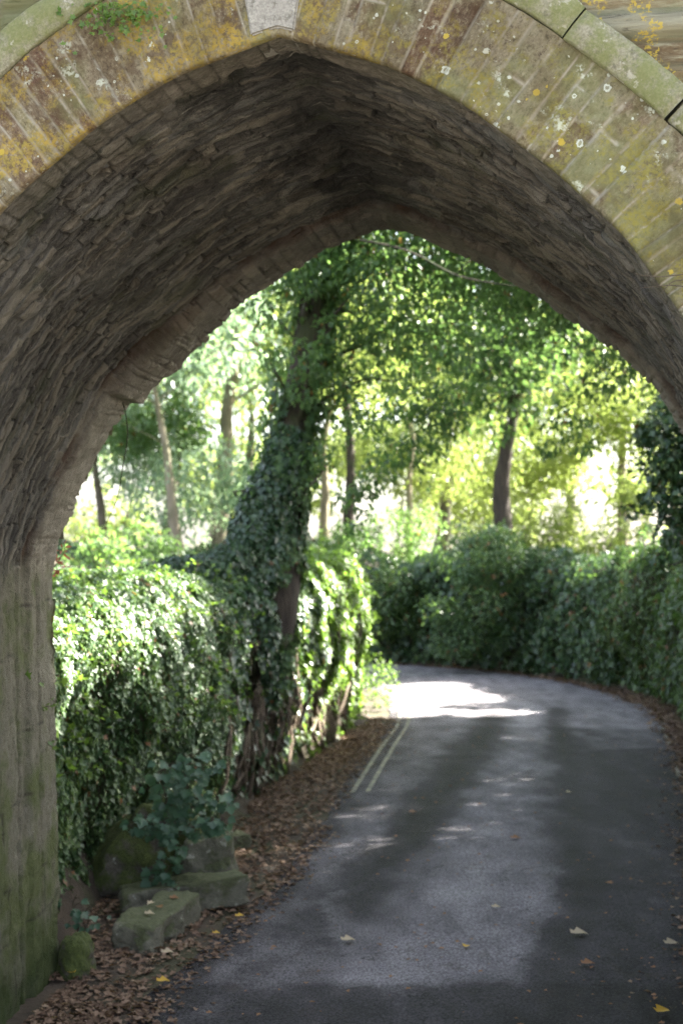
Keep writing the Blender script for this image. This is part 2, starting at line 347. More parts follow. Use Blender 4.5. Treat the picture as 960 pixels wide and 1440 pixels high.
def vault_mat():
    m, nt, o = mat_new('rubble_vault'); n = N(nt); tc = n('TexCoord').outputs['Object']
    uv = n('UVMap').outputs[0]                 # u arc length from apex (m, signed), v depth (m)
    s = n('SeparateXYZ', {0: uv}); U, V = s.outputs[0], s.outputs[1]
    blk = n('Attribute', attribute_name='blk').outputs['Fac']; edge = n('Attribute', attribute_name='edge').outputs['Fac']
    ringA = n('Attribute', attribute_name='ring').outputs['Fac']; jamb = n('Attribute', attribute_name='jamb').outputs['Fac']
    st = n('Mapping', {'Vector': uv, 'Scale': (9, 24, 1)}).outputs[0]
    grain = n.noise(st, 1.0, 10, .75, 1.0)
    fine = n.noise(tc, 38, 6, .7)
    col = n.ramp(blk, [(0, (.06, .055, .05)), (.2, (.18, .168, .148)), (.4, (.10, .092, .082)), (.6, (.185, .18, .17)), (.8, (.29, .26, .21)), (1, (.13, .112, .09))])
    col = n.mix(n.step(grain, .46, .70), col, n.mix(.5, col, (.30, .275, .22)))
    mid = n.noise(n('Mapping', {'Vector': uv, 'Scale': (16, 34, 1)}).outputs[0], 1.0, 8, .8, .5)
    col = n.mix(n.step(mid, .56, .66), col, n.mix(.6, col, (.36, .33, .27))); col = n.mix(n.step(mid, .44, .34), col, n.mix(.8, col, (.018, .015, .013)))
    col = n.mix(n.step(grain, .47, .30), col, n.mix(.75, col, (.025, .021, .018)))
    col = n.mix(n.math('MULTIPLY', edge, .85), col, (.018, .015, .012))
    # soot/damp band at the ridge and damp patches
    au = n.math('ABSOLUTE', U)
    wn = n.noise(tc, 2.2, 5, .6)
    damp = n.math('MULTIPLY', n.step(n.math('ADD', au, n.math('MULTIPLY', wn, -1.1)), .0, -.5), .8)
    damp2 = n.math('MULTIPLY', n.step(n.noise(tc, 1.3, 4, .55), .56, .70), .5)
    col = n.mix(n.math('MAXIMUM', damp, damp2), col, n.mix(.85, col, (.014, .013, .012)))
    pit = n.noise(n('Mapping', {'Vector': uv, 'Scale': (2.6, 11, 1)}).outputs[0], 1.0, 6, .7, .6); col = n.mix(n.step(pit, .36, .30), col, (.010, .009, .008))
    lime = n.math('MULTIPLY', n.step(n.noise(n('Mapping', {'Vector': uv, 'Scale': (3.5, 30, 1), 'Location': (4, 2, 0)}).outputs[0], 1.0, 9, .75, 1.2), .58, .68), .6); col = n.mix(lime, col, (.42, .40, .34))
    stk = n.math('MULTIPLY', n.step(n.noise(n('Mapping', {'Vector': uv, 'Scale': (2.2, 1.1, 1)}).outputs[0], 1.6, 6, .7, .5), .50, .60), n.step(au, 1.5, .1)); col = n.mix(n.math('MULTIPLY', stk, .8), col, n.mix(.8, col, (.008, .008, .007)))
    # green algae near the front lip
    gm = n.math('MULTIPLY', n.step(n.math('ADD', V, n.math('MULTIPLY', n.noise(tc, 4, 4), .5)), .72, .25), n.step(n.noise(tc, 3, 4), .38, .55))
    col = n.mix(n.math('MULTIPLY', gm, .55), col, (.075, .085, .03))
    gm2 = n.math('MULTIPLY', n.step(n.noise(tc, 1.9, 5, .6), .56, .68), .5)
    col = n.mix(gm2, col, (.06, .068, .03))
    # dressed ring stones paler at both ends, sky light painted into far one
    pale = n.mix(n.step(mid, .38, .62), (.14, .122, .095), (.30, .265, .21))
    pale = n.mix(n.math('MULTIPLY', edge, .5), pale, (.06, .05, .04))
    pale = n.mix(n.math('MULTIPLY', n.step(V, 2.9, 3.1), .45), pale, (.42, .38, .31)); col = n.mix(ringA, col, pale)
    # rusty seam beside the far ring
    seam = n.math('MULTIPLY', n.step(n.math('ABSOLUTE', n.math('SUBTRACT', V, 3.03)), .10, .0), n.step(n.noise(tc, 2.5, 4), .42, .55))
    col = n.mix(n.math('MULTIPLY', seam, .8), col, n.mix(n.noise(tc, 9, 4), (.012, .010, .009), (.15, .065, .03)))
    # jamb: greyer dressed stone with green film low down
    z = n('SeparateXYZ', {0: tc}).outputs[2]
    vstr = n.noise(n('Mapping', {'Vector': tc, 'Scale': (11, 11, 5)}).outputs[0], 1.3, 9, .72)
    jc = n.mix(vstr, (.10, .092, .066), (.30, .28, .21))
    jc = n.mix(.45, jc, n.ramp(n.noise(tc, 6, 8, .75), [(.3, (.12, .11, .08)), (.7, (.30, .28, .22))]))
    jc = n.mix(n.math('MULTIPLY', n.step(fine, .5, .62), .45), jc, (.09, .08, .06))
    jc = n.mix(n.math('MULTIPLY', n.step(n.math('SUBTRACT', n.noise(tc, 2.3, 5, .6), n.math('MULTIPLY', z, .03)), .38, .58), .8), jc, (.10, .125, .035))
    jc = n.mix(n.math('MULTIPLY', n.step(n.math('ADD', z, n.noise(tc, 5, 4)), 1.15, .5), .85), jc, (.035, .055, .012))
    jc = n.mix(n.math('MULTIPLY', n.math('MULTIPLY', edge, jamb), .7), jc, (.04, .035, .028))
    col = n.mix(jamb, col, jc)
    h = n.math('ADD', n.math('MULTIPLY', grain, 1.0), n.math('MULTIPLY', fine, .45))
    b = n('Bump', {'Height': h, 'Strength': 1.0, 'Distance': .04}).outputs[0]
    p = n('BsdfPrincipled', {'Base Color': col, 'Roughness': .85, 'Normal': b, 'Specular IOR Level': .3})
    nt.links.new(p.outputs[0], o.inputs[0]); return m
M['vault'] = vault_mat()

def wall_mat():
    m, nt, o = mat_new('slate_rubble_wall'); n = N(nt); tc = n('TexCoord').outputs['Object']
    blk = n('Attribute', attribute_name='blk').outputs['Fac']; edge = n('Attribute', attribute_name='edge').outputs['Fac']
    st = n('Mapping', {'Vector': tc, 'Scale': (4, 4, 26)}).outputs[0]
    g = n.noise(st, 1.3, 7, .7, .8)
    col = n.ramp(blk, [(0, (.09, .075, .05)), (.3, (.19, .12, .06)), (.6, (.14, .14, .095)), (1, (.22, .20, .14))])
    col = n.mix(n.step(g, .45, .7), col, (.27, .25, .17)); col = n.mix(n.step(g, .47, .33), col, (.05, .042, .03))
    col = n.mix(n.math('MULTIPLY', edge, .75), col, (.16, .155, .10))
    col = n.mix(n.math('MULTIPLY', n.step(n.noise(tc, 2.2, 5), .48, .6), .5), col, (.12, .135, .05))
    col = n.mix(n.math('MULTIPLY', n.math('MULTIPLY', n.step(n.noise(tc, 6, 3), .55, .6), n.step(n.noise(tc, 55, 3), .5, .58)), .8), col, (.42, .31, .05))
    b = n('Bump', {'Height': g, 'Strength': .8, 'Distance': .015}).outputs[0]
    p = n('BsdfPrincipled', {'Base Color': col, 'Roughness': .92, 'Normal': b, 'Specular IOR Level': .2})
    nt.links.new(p.outputs[0], o.inputs[0]); return m
M['wall'] = wall_mat()
def hood_mat(name, c1, c2, green):
    m, nt, o = mat_new(name); n = N(nt); tc = n('TexCoord').outputs['Object']
    f = n.noise(tc, 90, 4, .7); a = n.noise(tc, 8, 8, .75)
    col = n.mix(n.step(f, .35, .65), c1, c2); col = n.mix(n.math('MULTIPLY', n.step(n.noise(tc, 22, 6, .75), .52, .62), .55), col, (.07, .06, .045))
    col = n.mix(n.math('MULTIPLY', n.step(a, .36, .56), green), col, n.mix(f, (.10, .115, .035), (.19, .195, .08)))
    col = n.mix(n.math('MULTIPLY', n.step(n.noise(tc, 13, 4, .7), .60, .66), .5), col, (.42, .40, .33))
    b = n('Bump', {'Height': n.math('ADD', f, a), 'Strength': .5, 'Distance': .008}).outputs[0]
    p = n('BsdfPrincipled', {'Base Color': col, 'Roughness': .9, 'Normal': b, 'Specular IOR Level': .2})
    nt.links.new(p.outputs[0], o.inputs[0]); return m
M['hood'] = hood_mat('algae_hood_stone', (.17, .16, .11), (.27, .25, .18), .85)
M['keystone'] = hood_mat('granite_keystone', (.21, .195, .165), (.31, .29, .25), .0)

def road_mat():
    m, nt, o = mat_new('worn_asphalt'); n = N(nt); tc = n('TexCoord').outputs['Object']
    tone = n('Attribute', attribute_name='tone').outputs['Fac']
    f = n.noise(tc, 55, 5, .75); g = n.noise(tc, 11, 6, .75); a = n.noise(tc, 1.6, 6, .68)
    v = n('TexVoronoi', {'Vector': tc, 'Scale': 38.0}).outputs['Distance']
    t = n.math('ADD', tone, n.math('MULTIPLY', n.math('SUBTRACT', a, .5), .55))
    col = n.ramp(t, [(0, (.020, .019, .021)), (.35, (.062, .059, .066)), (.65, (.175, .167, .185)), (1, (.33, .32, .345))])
    col = n.mix(1.0, col, n.mix(n.step(f, .38, .62), (.50, .48, .47), (1.65, 1.62, 1.60)), 'MULTIPLY')
    col = n.mix(n.math('MULTIPLY', n.step(g, .55, .7), .5), col, n.mix(.5, col, (.06, .045, .035)))
    dv = n('VectorMath', {0: tc, 1: n('TexNoise', {'Vector': tc, 'Scale': 4.0, 'Detail': 6.0}).outputs['Color']}, operation='ADD').outputs[0]
    ck = n('TexVoronoi', {'Vector': dv, 'Scale': 1.1}, feature='DISTANCE_TO_EDGE').outputs['Distance']
    ckm = n.math('MULTIPLY', n.step(ck, .012, .003), n.step(n.noise(tc, .9, 3), .50, .58)); col = n.mix(n.math('MULTIPLY', ckm, .8), col, (.012, .011, .011))
    dirt = n.step(n.noise(tc, 3.2, 8, .75), .54, .66); col = n.mix(n.math('MULTIPLY', dirt, .45), col, (.05, .038, .030))
    ls = n.math('MULTIPLY', n.math('LESS_THAN', v, .16), n.step(n.noise(tc, 21, 2), .55, .6))
    col = n.mix(n.math('MULTIPLY', ls, .4), col, (.3, .28, .26))
    h = n.math('ADD', n.math('MULTIPLY', f, .5), n.math('MULTIPLY', g, .8))
    b = n('Bump', {'Height': h, 'Strength': 1.0, 'Distance': .055}).outputs[0]
    ro = n('MapRange', {0: t, 1: 0.0, 2: 1.0, 3: .7, 4: .9}).outputs[0]
    p = n('BsdfPrincipled', {'Base Color': col, 'Roughness': ro, 'Normal': b, 'Specular IOR Level': .18})
    nt.links.new(p.outputs[0], o.inputs[0]); return m
M['road'] = road_mat()
def paint_mat():
    m, nt, o = mat_new('worn_yellow_paint'); n = N(nt); tc = n('TexCoord').outputs['Object']
    a = n.step(n.noise(tc, 9, 6, .8), .42, .60); 
    col = n.mix(a, (.10, .095, .085), (.27, .255, .18))
    p = n('BsdfPrincipled', {'Base Color': col, 'Roughness': .8}); nt.links.new(p.outputs[0], o.inputs[0]); return m
M['paint'] = paint_mat()

# ------------------------------------------------------------------ stone courses
def courses(x, y, wx, wy, seed, warp=.25):
    """x along the long side, y across. returns per-point block value 0..1, edge 0..1, id"""
    rng = np.random.default_rng(seed)
    xw = x+.02*fbm(n3(x*6, y*6, 3), 3, seed); yw = y+warp*wy[0]*fbm(n3(x*2.2, y*7, 1), 3, seed+3)
    lo, hi = yw.min()-.01, yw.max()+.01
    ed = [lo]
    while ed[-1] < hi: ed.append(ed[-1]+rng.uniform(*wy))
    ed = np.array(ed); r = np.clip(np.searchsorted(ed, yw)-1, 0, len(ed)-2)
    blk = np.zeros(x.shape); edge = np.full(x.shape, 9.0); tilt = np.zeros(x.shape)
    dy = np.minimum(yw-ed[r], ed[r+1]-yw)
    xl, xh = xw.min()-.01, xw.max()+.01
    for k in range(len(ed)-1):
        m = r == k
        if not m.any(): continue
        xs = [xl-rng.uniform(0, wx[1])]
        while xs[-1] < xh: xs.append(xs[-1]+rng.uniform(*wx))
        xs = np.array(xs); q = xw[m]; c = np.clip(np.searchsorted(xs, q)-1, 0, len(xs)-2)
        val = rng.random(len(xs)); tl = rng.normal(size=len(xs))
        blk[m] = val[c]; dx = np.minimum(q-xs[c], xs[c+1]-q); edge[m] = np.minimum(dx, dy[m])
        mid = (xs[c]+xs[c+1])/2; tilt[m] = tl[c]*(q-mid)/(xs[c+1]-xs[c])
    return blk, edge, tilt

# ------------------------------------------------------------------ THE BRIDGE
TH = math.atan2(.576, 3.6); cT, sT = math.cos(TH), math.sin(TH); LB = 3.646
def bw(u, t, z):
    """bridge local (across u, along t metres from near face, height z) -> world"""
    u, t, z = np.broadcast_arrays(u, t, z)
    return np.stack([-.264+sT*t+u*cT, 6.0+cT*t-u*sT, z], -1)
NEAR = np.array([(0, 5.15), (.25, 5.07), (.45, 5.0), (.63, 4.91), (.81, 4.80), (.97, 4.675), (1.15, 4.53), (1.29, 4.395), (1.44, 4.24), (1.56, 4.07), (1.67, 3.91), (1.83, 3.62), (1.97, 3.27), (2.08, 2.9), (2.10, 2.80)])
FAR = np.array([(0, 5.15), (.24, 5.08), (.5, 4.96), (.78, 4.82), (1.0, 4.69), (1.22, 4.53), (1.45, 4.36), (1.62, 4.22), (1.80, 4.04), (1.95, 3.80), (2.10, 3.54), (2.26, 3.20), (2.37, 2.9), (2.385, 2.80)])
def resamp(pr, n, base):
    q = catmull(pr, 400); d = np.r_[0, np.cumsum(np.linalg.norm(np.diff(q, axis=0), axis=1))]
    s = np.linspace(0, d[-1], n); arc = np.stack([np.interp(s, d, q[:, k]) for k in (0, 1)], -1)
    zj = np.linspace(2.80, -.05, 150)[1:]
    j = np.stack([base+(pr[-1, 0]-base)*(zj/2.8).clip(0, 1)**1.0, zj], -1)
    return np.vstack([arc, j]), np.r_[s, s[-1]+np.cumsum(np.full(len(zj), 2.85/150))]
NA = 300
n_half, s_n = resamp(NEAR, NA, 2.10); f_half, s_f = resamp(FAR, NA, 2.32)
def mirror(h, s):
    return np.vstack([h[::-1]*np.array([-1, 1]), h[1:]]), np.r_[-s[::-1], s[1:]]
PN, SN = mirror(n_half, s_n); PF, SF = mirror(f_half, s_f)
nA = len(PN)

bridge = empty('stone_bridge')
tag(bridge, 'lichen covered stone bridge with a tall pointed arch over the lane', 'bridge')
# vault
nT = 300
tt = np.linspace(-.0, LB, nT)
k = (tt/LB)[None, :]
U = PN[:, 0:1]*(1-k)+PF[:, 0:1]*k; Z = PN[:, 1:2]*(1-k)+PF[:, 1:2]*k
S = SN[:, None]*(1-k)+SF[:, None]*k; T = np.broadcast_to(tt, S.shape)
dU = np.gradient(U, axis=0); dZ = np.gradient(Z, axis=0); L = np.hypot(dU, dZ)+1e-9
NU, NZ = dZ/L, -dU/L                       # points into the opening on the crown (down)
blk, edge, tilt = courses(S, T, (.07, .34), (.022, .075), 11, .8)
z0 = Z
jamb = sstep(2.95, 2.7, z0+.10*fbm(n3(T*3, S*1, 2), 2, 5))
farR = sstep(3.07, 3.10, T); nearR = sstep(.30, .26, T+.03*vnoise(n3(S*4, T*0, 0), 9))
# far ring: larger dressed stones laid across
b2, e2, t2 = courses(T, S, (.12, .40), (.035, .13), 21, .5)
bj, ej, tj = courses(T+.0, S, (.6, 1.8), (.28, .62), 31, .08)
wR = np.clip(farR*(.40+.5*sstep(4.6, 4.0, z0))+nearR*.7, 0, 1); isR = (farR+nearR > .5)
blk = np.where(isR, b2, blk); edge = np.where(isR, e2, edge); tilt = np.where(isR, t2*.3, tilt)
isJ = jamb > .5
edge = np.where(isJ, ej, edge); blk = np.where(isJ, bj, blk); tilt = np.where(isJ, 0, tilt)
mort = sstep(.010, .002, edge)*sstep(-.35, .2, fbm(n3(S*3, T*3, 4), 3, 46))
disp = (blk-.5)*.017*(1-.85*jamb)*(1-.75*nearR)+tilt*.010*(1-jamb)-mort*.018*(1-.6*jamb)*(1-.6*nearR)
disp += .014*fbm(n3(S*3.5, T*9, 0), 4, 41)*(1-.8*jamb)+.035*fbm(n3(S*.8, T*1.2, 7), 3, 43)*(1-.8*jamb)
disp += .016*fbm(n3(S*12, T*22, 0), 5, 44)-.05*sstep(.42, .60, fbm(n3(S*2.2, T*9, 30), 3, 49))*(1-.75*jamb)
disp += farR*.035*(1-.3*jamb)
# groove beside the far ring, ragged step where ring stones are missing
disp -= .05*np.exp(-((T-3.03)/.045)**2)*(1-.3*jamb)*(.6+.6*vnoise(n3(S*2, T*0, 1), 55))
# jamb mouldings: chamfer and hollow
disp += jamb*(-.022*np.exp(-((T-3.28)/.018)**2)-.03*np.exp(-((T-2.9)/.022)**2)+.006*fbm(n3(T*5, S*5, 3), 4, 47))
# the far ring stones thicken above the springing on the left (ragged broken edge)
disp += np.where(U < 0, 1, 0)*farR*.10*sstep(3.97, 4.03, z0)*sstep(4.75, 4.3, z0)*(.8+.25*fbm(n3(S*7, T*7, 2), 4, 48))
disp *= sstep(0, .05, T)*.9+.1
Uw, Zw = U+NU*disp*np.sign(1), Z+NZ*disp
# sign: make sure the displacement goes into the opening
chk = nA//4
if (NU[chk, 0]*(0-U[chk, 0])+NZ[chk, 0]*(2.5-Z[chk, 0])) < 0: Uw, Zw = U-NU*disp, Z-NZ*disp; NU, NZ = -NU, -NZ
V = bw(Uw, T, Zw).reshape(-1, 3)
mesh_np('vault', V, [grid_faces(nA, nT)], M['vault'], bridge, True,
        {'blk': blk.ravel(), 'edge': mort.ravel(), 'ring': wR.ravel(), 'jamb': jamb.ravel()}, np.stack([S.ravel(), T.ravel()], -1))

# near ring of voussoirs
def offset_profile(Pp, r):
    d = np.gradient(Pp, axis=0); l = np.hypot(d[:, 0], d[:, 1])+1e-9
    nu, nz = -d[:, 1]/l, d[:, 0]/l
    # smooth the apex kink
    kk = 25; w = np.hanning(kk); w /= w.sum()
    nu = np.convolve(np.pad(nu, kk//2, 'edge'), w, 'valid'); nz = np.convolve(np.pad(nz, kk//2, 'edge'), w, 'valid')
    l = np.hypot(nu, nz)+1e-9; nu /= l; nz /= l
    q = 0.5*(Pp[1]-Pp[0])
    out = Pp+r*np.stack([nu, nz], -1)
    if np.hypot(*(out[len(out)//2]-np.array([0, 2.5]))) < np.hypot(*(Pp[len(out)//2]-np.array([0, 2.5]))): out = Pp-r*np.stack([nu, nz], -1)
    return out
zlow = PN[:, 1] > 2.3
def resline(Pp, step):
    d = np.r_[0, np.cumsum(np.linalg.norm(np.diff(Pp, axis=0), axis=1))]
    s = np.linspace(0, d[-1], int(d[-1]/step)); a = np.stack([np.interp(s, d, Pp[:, k]) for k in (0, 1)], -1)
    mid = np.interp(0, Pp[:, 0], d); return a, s-mid
Pr, Sr = resline(PN, .0075)
keepR = Pr[:, 1] > 2.2; Pr, Sr = Pr[keepR], Sr[keepR]
RR = .43
rs = np.linspace(-.008, RR, 34)
def ringsurf(rs, yoff, Pp):
    o1 = offset_profile(Pp, 1.0)-Pp
    return Pp[:, None]+rs[None, :, None]*o1[:, None]
Q = ringsurf(rs, 0, Pr); Sg = np.broadcast_to(Sr[:, None], Q.shape[:2]); Rg = np.broadcast_to(rs[None], Q.shape[:2])
b, e, tl = courses(Rg, Sg, (.6, 1.9), (.045, .115), 61, .12)
m_ = sstep(.0065, .0015, e)
out = .03+(b-.5)*.016-m_*.007+.008*fbm(n3(Sg*22, Rg*5, 0), 5, 62)
out = np.where(Rg < .005, out-.006, out)
Vf = bw(Q[..., 0], -out, Q[..., 1])
# wrap the lip back under into the vault
lip = bw(Q[:, 0, 0]+0, .012+0*Sr, Q[:, 0, 1])[:, None]
Vr = np.concatenate([lip, Vf], 1)
pad = lambda a: np.concatenate([a[:, :1], a], 1)
mesh_np('arch_ring', Vr.reshape(-1, 3), [grid_faces(Vr.shape[0], Vr.shape[1], flip=True)], M['ring'], bridge, False,
        {'blk': pad(b).ravel(), 'edge': pad(m_).ravel()}, np.stack([pad(Sg).ravel(), pad(Rg).ravel()], -1))
# keystone: wedge hanging a touch below the ring
def slab_poly(poly, t0, t1, name, mat, parent, bev=.01):
    bm = bmesh.new(); vs = [bm.verts.new(bw(u, t0, z).tolist()) for u, z in poly]; f = bm.faces.new(vs)
    r = bmesh.ops.extrude_face_region(bm, geom=[f]); dv = Vector((bw(0, t1, 0)-bw(0, t0, 0)).tolist())
    bmesh.ops.translate(bm, verts=[g for g in r['geom'] if isinstance(g, bmesh.types.BMVert)], vec=dv)
    bmesh.ops.recalc_face_normals(bm, faces=bm.faces)
    bmesh.ops.bevel(bm, geom=bm.edges[:], offset=bev, segments=2, affect='EDGES')
    me = bpy.data.meshes.new(name); bm.to_mesh(me); bm.free(); me.materials.append(mat)
    o = bpy.data.objects.new(name, me); C.objects.link(o); o.parent = parent; return o
slab_poly([(-.115, 5.135), (0, 5.165), (.070, 5.145), (.155, 5.66), (-.20, 5.66)], -.045, .25, 'keystone', M['keystone'], bridge, .008)

# hood mould: separate chamfered lengths with open joints
o1 = offset_profile(Pr, 1.0)-Pr
hood_prof = [(.43, .0), (.43, .045), (.438, .052), (.50, .06), (.572, .05), (.58, .04), (.586, .01), (.586, .0)]
joints = [-2.75, -1.98, -1.22, -.17]+[.17, .74, 1.17, 1.62, 2.2, 2.9]
segs = [(-3.3, -2.75), (-2.75, -1.98), (-1.98, -1.22), (-1.22, -.17), (.17, .55), (.55, 1.02), (1.02, 1.52), (1.52, 2.2), (2.2, 2.8), (2.8, 3.3)]
rg = np.random.default_rng(4)
for a, c in segs:
    m = (Sr > a+.001) & (Sr < c-.001)
    if m.sum() < 6: continue
    pp, nn = Pr[m], o1[m]; nseg = len(pp)
    ss = Sr[m]; endr = sstep(0, .03, np.minimum(ss-ss[0], ss[-1]-ss))
    dr, do = rg.uniform(-.008, .008), rg.uniform(-.008, .008)
    rows = []
    for i, (r_, o_) in enumerate(hood_prof):
        wob = .010*fbm(n3(ss*9+i*.1, i*.6, 2), 4, 70)
        oo = -(o_*(1 if o_ == 0 else 1)*(.80+.20*endr)+(do+wob if o_ > 0 else 0))
        q = pp+nn*(r_+dr+wob*.6)[:, None]; rows.append(bw(q[:, 0], oo+(.02 if o_ == 0 else 0), q[:, 1]))
    Vh = np.stack(rows, 1); nv = Vh.shape[1]; Vh = Vh.reshape(-1, 3)
    faces = [grid_faces(nseg, nv, flip=True), np.array([list(range(nv))]), np.array([[(nseg-1)*nv+i for i in range(nv)][::-1]])]
    mesh_np('hood_mould', Vh, faces, M['hood'], bridge, False)

# spandrel walls (near and far) with ragged slate courses, cut round the arch
def spandrel(t, sgn, Pp, rcut, name, res, seed, u0=-9, u1=9, z1=7.2):
    uu = np.arange(u0, u1+res, res); zz = np.arange(-.05, z1+res, res)
    Ug, Zg = np.meshgrid(uu, zz, indexing='ij')
    # inside test by half-width at each height of the offset profile
    op = offset_profile(Pp, rcut); op = op[op[:, 0] > 0]; op = op[np.argsort(op[:, 1])]
    top = op[-1, 1]; hw = np.interp(Zg, op[:, 1], op[:, 0]); ins = (np.abs(Ug) < hw) & (Zg < top)
    b, e, tl = courses(Ug, Zg, (.25, .9), (.05, .13), seed, .35)
    m_ = sstep(.02, .004, e)
    d = (b-.4)*.05-m_*.03+.02*fbm(n3(Ug*3, Zg*12, 0), 4, seed+1)
    V = bw(Ug, t-sgn*d, Zg)
    kf = ~(ins[:-1, :-1] & ins[1:, :-1] & ins[:-1, 1:] & ins[1:, 1:])
    return mesh_np(name, V.reshape(-1, 3), [grid_faces(len(uu), len(zz), kf, flip=sgn > 0)], M['wall'], bridge, True, {'blk': b.ravel(), 'edge': m_.ravel()})
spandrel(0.03, 1, PN, .46, 'near_wall_face', .02, 81)
PFo = PF*1.0
spandrel(LB-.02, -1, PFo, .02, 'far_wall_face', .06, 83)
# solid top and ends so that the bridge stops light like masonry
bg = Bag()
def boxw(bag, u0, u1, t0, t1, z0, z1):
    v = np.array([bw(u, t, z) for u in (u0, u1) for t in (t0, t1) for z in (z0, z1)])
    f = np.array([[0, 1, 3, 2], [4, 6, 7, 5], [0, 4, 5, 1], [2, 3, 7, 6], [0, 2, 6, 4], [1, 5, 7, 3]]); bag.add(v, [f])
boxw(bg, -9, 9, .05, LB-.05, 6.2, 6.3); boxw(bg, -9.05, -8.95, .05, LB-.05, -.05, 7.2); boxw(bg, 8.95, 9.05, .05, LB-.05, -.05, 7.2)
boxw(bg, -9, 9, .0, .35, 7.2, 7.32); boxw(bg, -9, 9, LB-.35, LB, 7.2, 7.32)
bg.build('deck_and_coping', M['wall'], bridge, False, None)

# ------------------------------------------------------------------ LAND
WL = np.array([(-2.75, 8.6), (-2.25, 10.0), (-2.18, 11.3), (-1.92, 13), (-1.3, 15.6), (-.8, 18), (-.22, 20.8), (.10, 22.8), (.22, 24.6), (.05, 26.6), (-.5, 28.6), (-2.2, 30.6), (-5, 32.6), (-9, 34.6), (-16, 37), (-40, 44)])
WR = np.array([(2.9, 8.6), (3.1, 10.5), (3.5, 12.6), (4.1, 15), (5.05, 19), (5.75, 22.5), (6.1, 25.5), (6.0, 28), (5.3, 30.3), (4.1, 32.3), (2.5, 33.9), (.5, 35.2), (-3, 37), (-8, 39.3), (-16, 42.5), (-40, 52)])
wl = catmull(WL, 700); wr = catmull(WR, 700)
corr = np.vstack([wl, wr[::-1], [(60, 8.4), (60, -60), (-60, -60), (-60, 8.4)]])
def inside(poly, x, y):
    r = np.zeros(x.shape, bool); n = len(poly); j = n-1
    for i in range(n):
        xi, yi = poly[i]; xj, yj = poly[j]
        if (yi > yj) != (yj > yi) or yi == yj: pass
        c = ((yi > y) != (yj > y))
        if c.any():
            xx = (xj-xi)*(y-yi)/((yj-yi) if yj != yi else 1e-9)+xi; r ^= c & (x < xx)
        j = i
    return r
def dist_line(poly, x, y):
    d = np.full(x.shape, 1e9)
    for a in poly[::5]: d = np.minimum(d, (x-a[0])**2+(y-a[1])**2)
    return np.sqrt(d)
xs = np.r_[-600, -300, -150, -90, -60, np.arange(-42, 42.1, .5), 60, 90, 150, 300, 600]
ys = np.r_[-600, -300, -150, -80, -40, np.arange(-20, 80.1, .5), 95, 120, 160, 300, 600]
X, Y = np.meshgrid(xs, ys, indexing='ij')
cor = np.vstack([wl[::7], wr[::-7], [(900, 8.4), (900, -900), (-900, -900), (-900, 8.4)]])
ins = inside(cor, X, Y); dd = np.minimum(dist_line(wl, X, Y), dist_line(wr, X, Y)); dd = np.minimum(dd, np.where(Y > 8.4, Y-8.4+.0, 99))
hgt = np.where(ins, 0, 1.98*sstep(.15, .7, dd)+.15*fbm(n3(X*.15, Y*.15, 0), 3, 3)*sstep(1, 5, dd))
def ground_h(x, y):
    x = np.atleast_1d(x).astype(float); y = np.atleast_1d(y).astype(float)
    i_ = inside(cor, x, y); return np.where(i_, 0, 2.15)
g = mesh_np('ground', np.stack([X, Y, hgt], -1).reshape(-1, 3), [grid_faces(len(xs), len(ys))], M['ground'], None, True); tag(g, kind='structure')

gy_ = soil_mat('pale_bounce', (.20, .18, .15), (.36, .33, .28), 4)
ys2 = mesh_np('bounce_sheet', np.array([(-14, -16, .004), (14, -16, .004), (14, 4.6, .004), (-14, 4.6, .004)]), [np.array([[0, 1, 2, 3]])], gy_); tag(ys2, kind='structure')  # unseen pale sheet added to bounce sunlight onto vault and arch face
# road
EL = np.array([(-8, -40), (-5, -20), (-3, -6), (-2.0, 2), (-1.5, 6), (-1.35, 9.0), (-.82, 11.1), (-.42, 13.6), (-.05, 17), (.38, 20.5), (.72, 23), (.85, 25), (.85, 27), (.45, 29.2), (-.4, 31), (-2.6, 33), (-7, 35.4), (-16, 39), (-40, 47)])
ER = np.array([(-2, -40), (0, -20), (1.1, -6), (1.35, 2), (1.7, 6), (2.3, 8.8), (2.8, 11), (3.5, 14), (4.3, 17.5), (5.05, 21.5), (5.5, 25), (5.3, 28), (4.5, 30.7), (3.3, 32.6), (1.9, 34.0), (0, 35.2), (-4, 37), (-16, 41), (-40, 50)])
nR, nW = 1300, 70
def ctrl(A): return A
def resY(A, n):   # shared parameter so the rows match
    t = np.linspace(0, len(A)-1.0001, n); i = t.astype(int); f = (t-i)[:, None]; q = np.vstack([2*A[0]-A[1], A, 2*A[-1]-A[-2]])
    a, b, c, e = q[i], q[i+1], q[i+2], q[i+3]
    return .5*((2*b)+(-a+c)*f+(2*a-5*b+4*c-e)*f**2+(-a+3*b-3*c+e)*f**3)
el = resY(EL, nR); er = resY(ER, nR); w = np.linspace(0, 1, nW)
XY = el[:, None]*(1-w[None, :, None])+er[:, None]*w[None, :, None]
rx, ry = XY[..., 0], XY[..., 1]
XY = XY+ (np.array([.10, .0])*fbm(n3(rx*0, ry*.9, 1), 3, 5)[..., None])
rx, ry = XY[..., 0], XY[..., 1]
def polyd(pts, x, y, w0):
    x = x+.10*fbm(n3(x*2.2, y*.8, 9), 4, 61)
    q = catmull(pts, 60); d = np.full(x.shape, 1e9); ww = np.zeros(x.shape)
    for a in q:
        e = (x-a[0])**2+((y-a[1])*.35)**2; d = np.minimum(d, e)
    return np.exp(-d/(w0*w0))
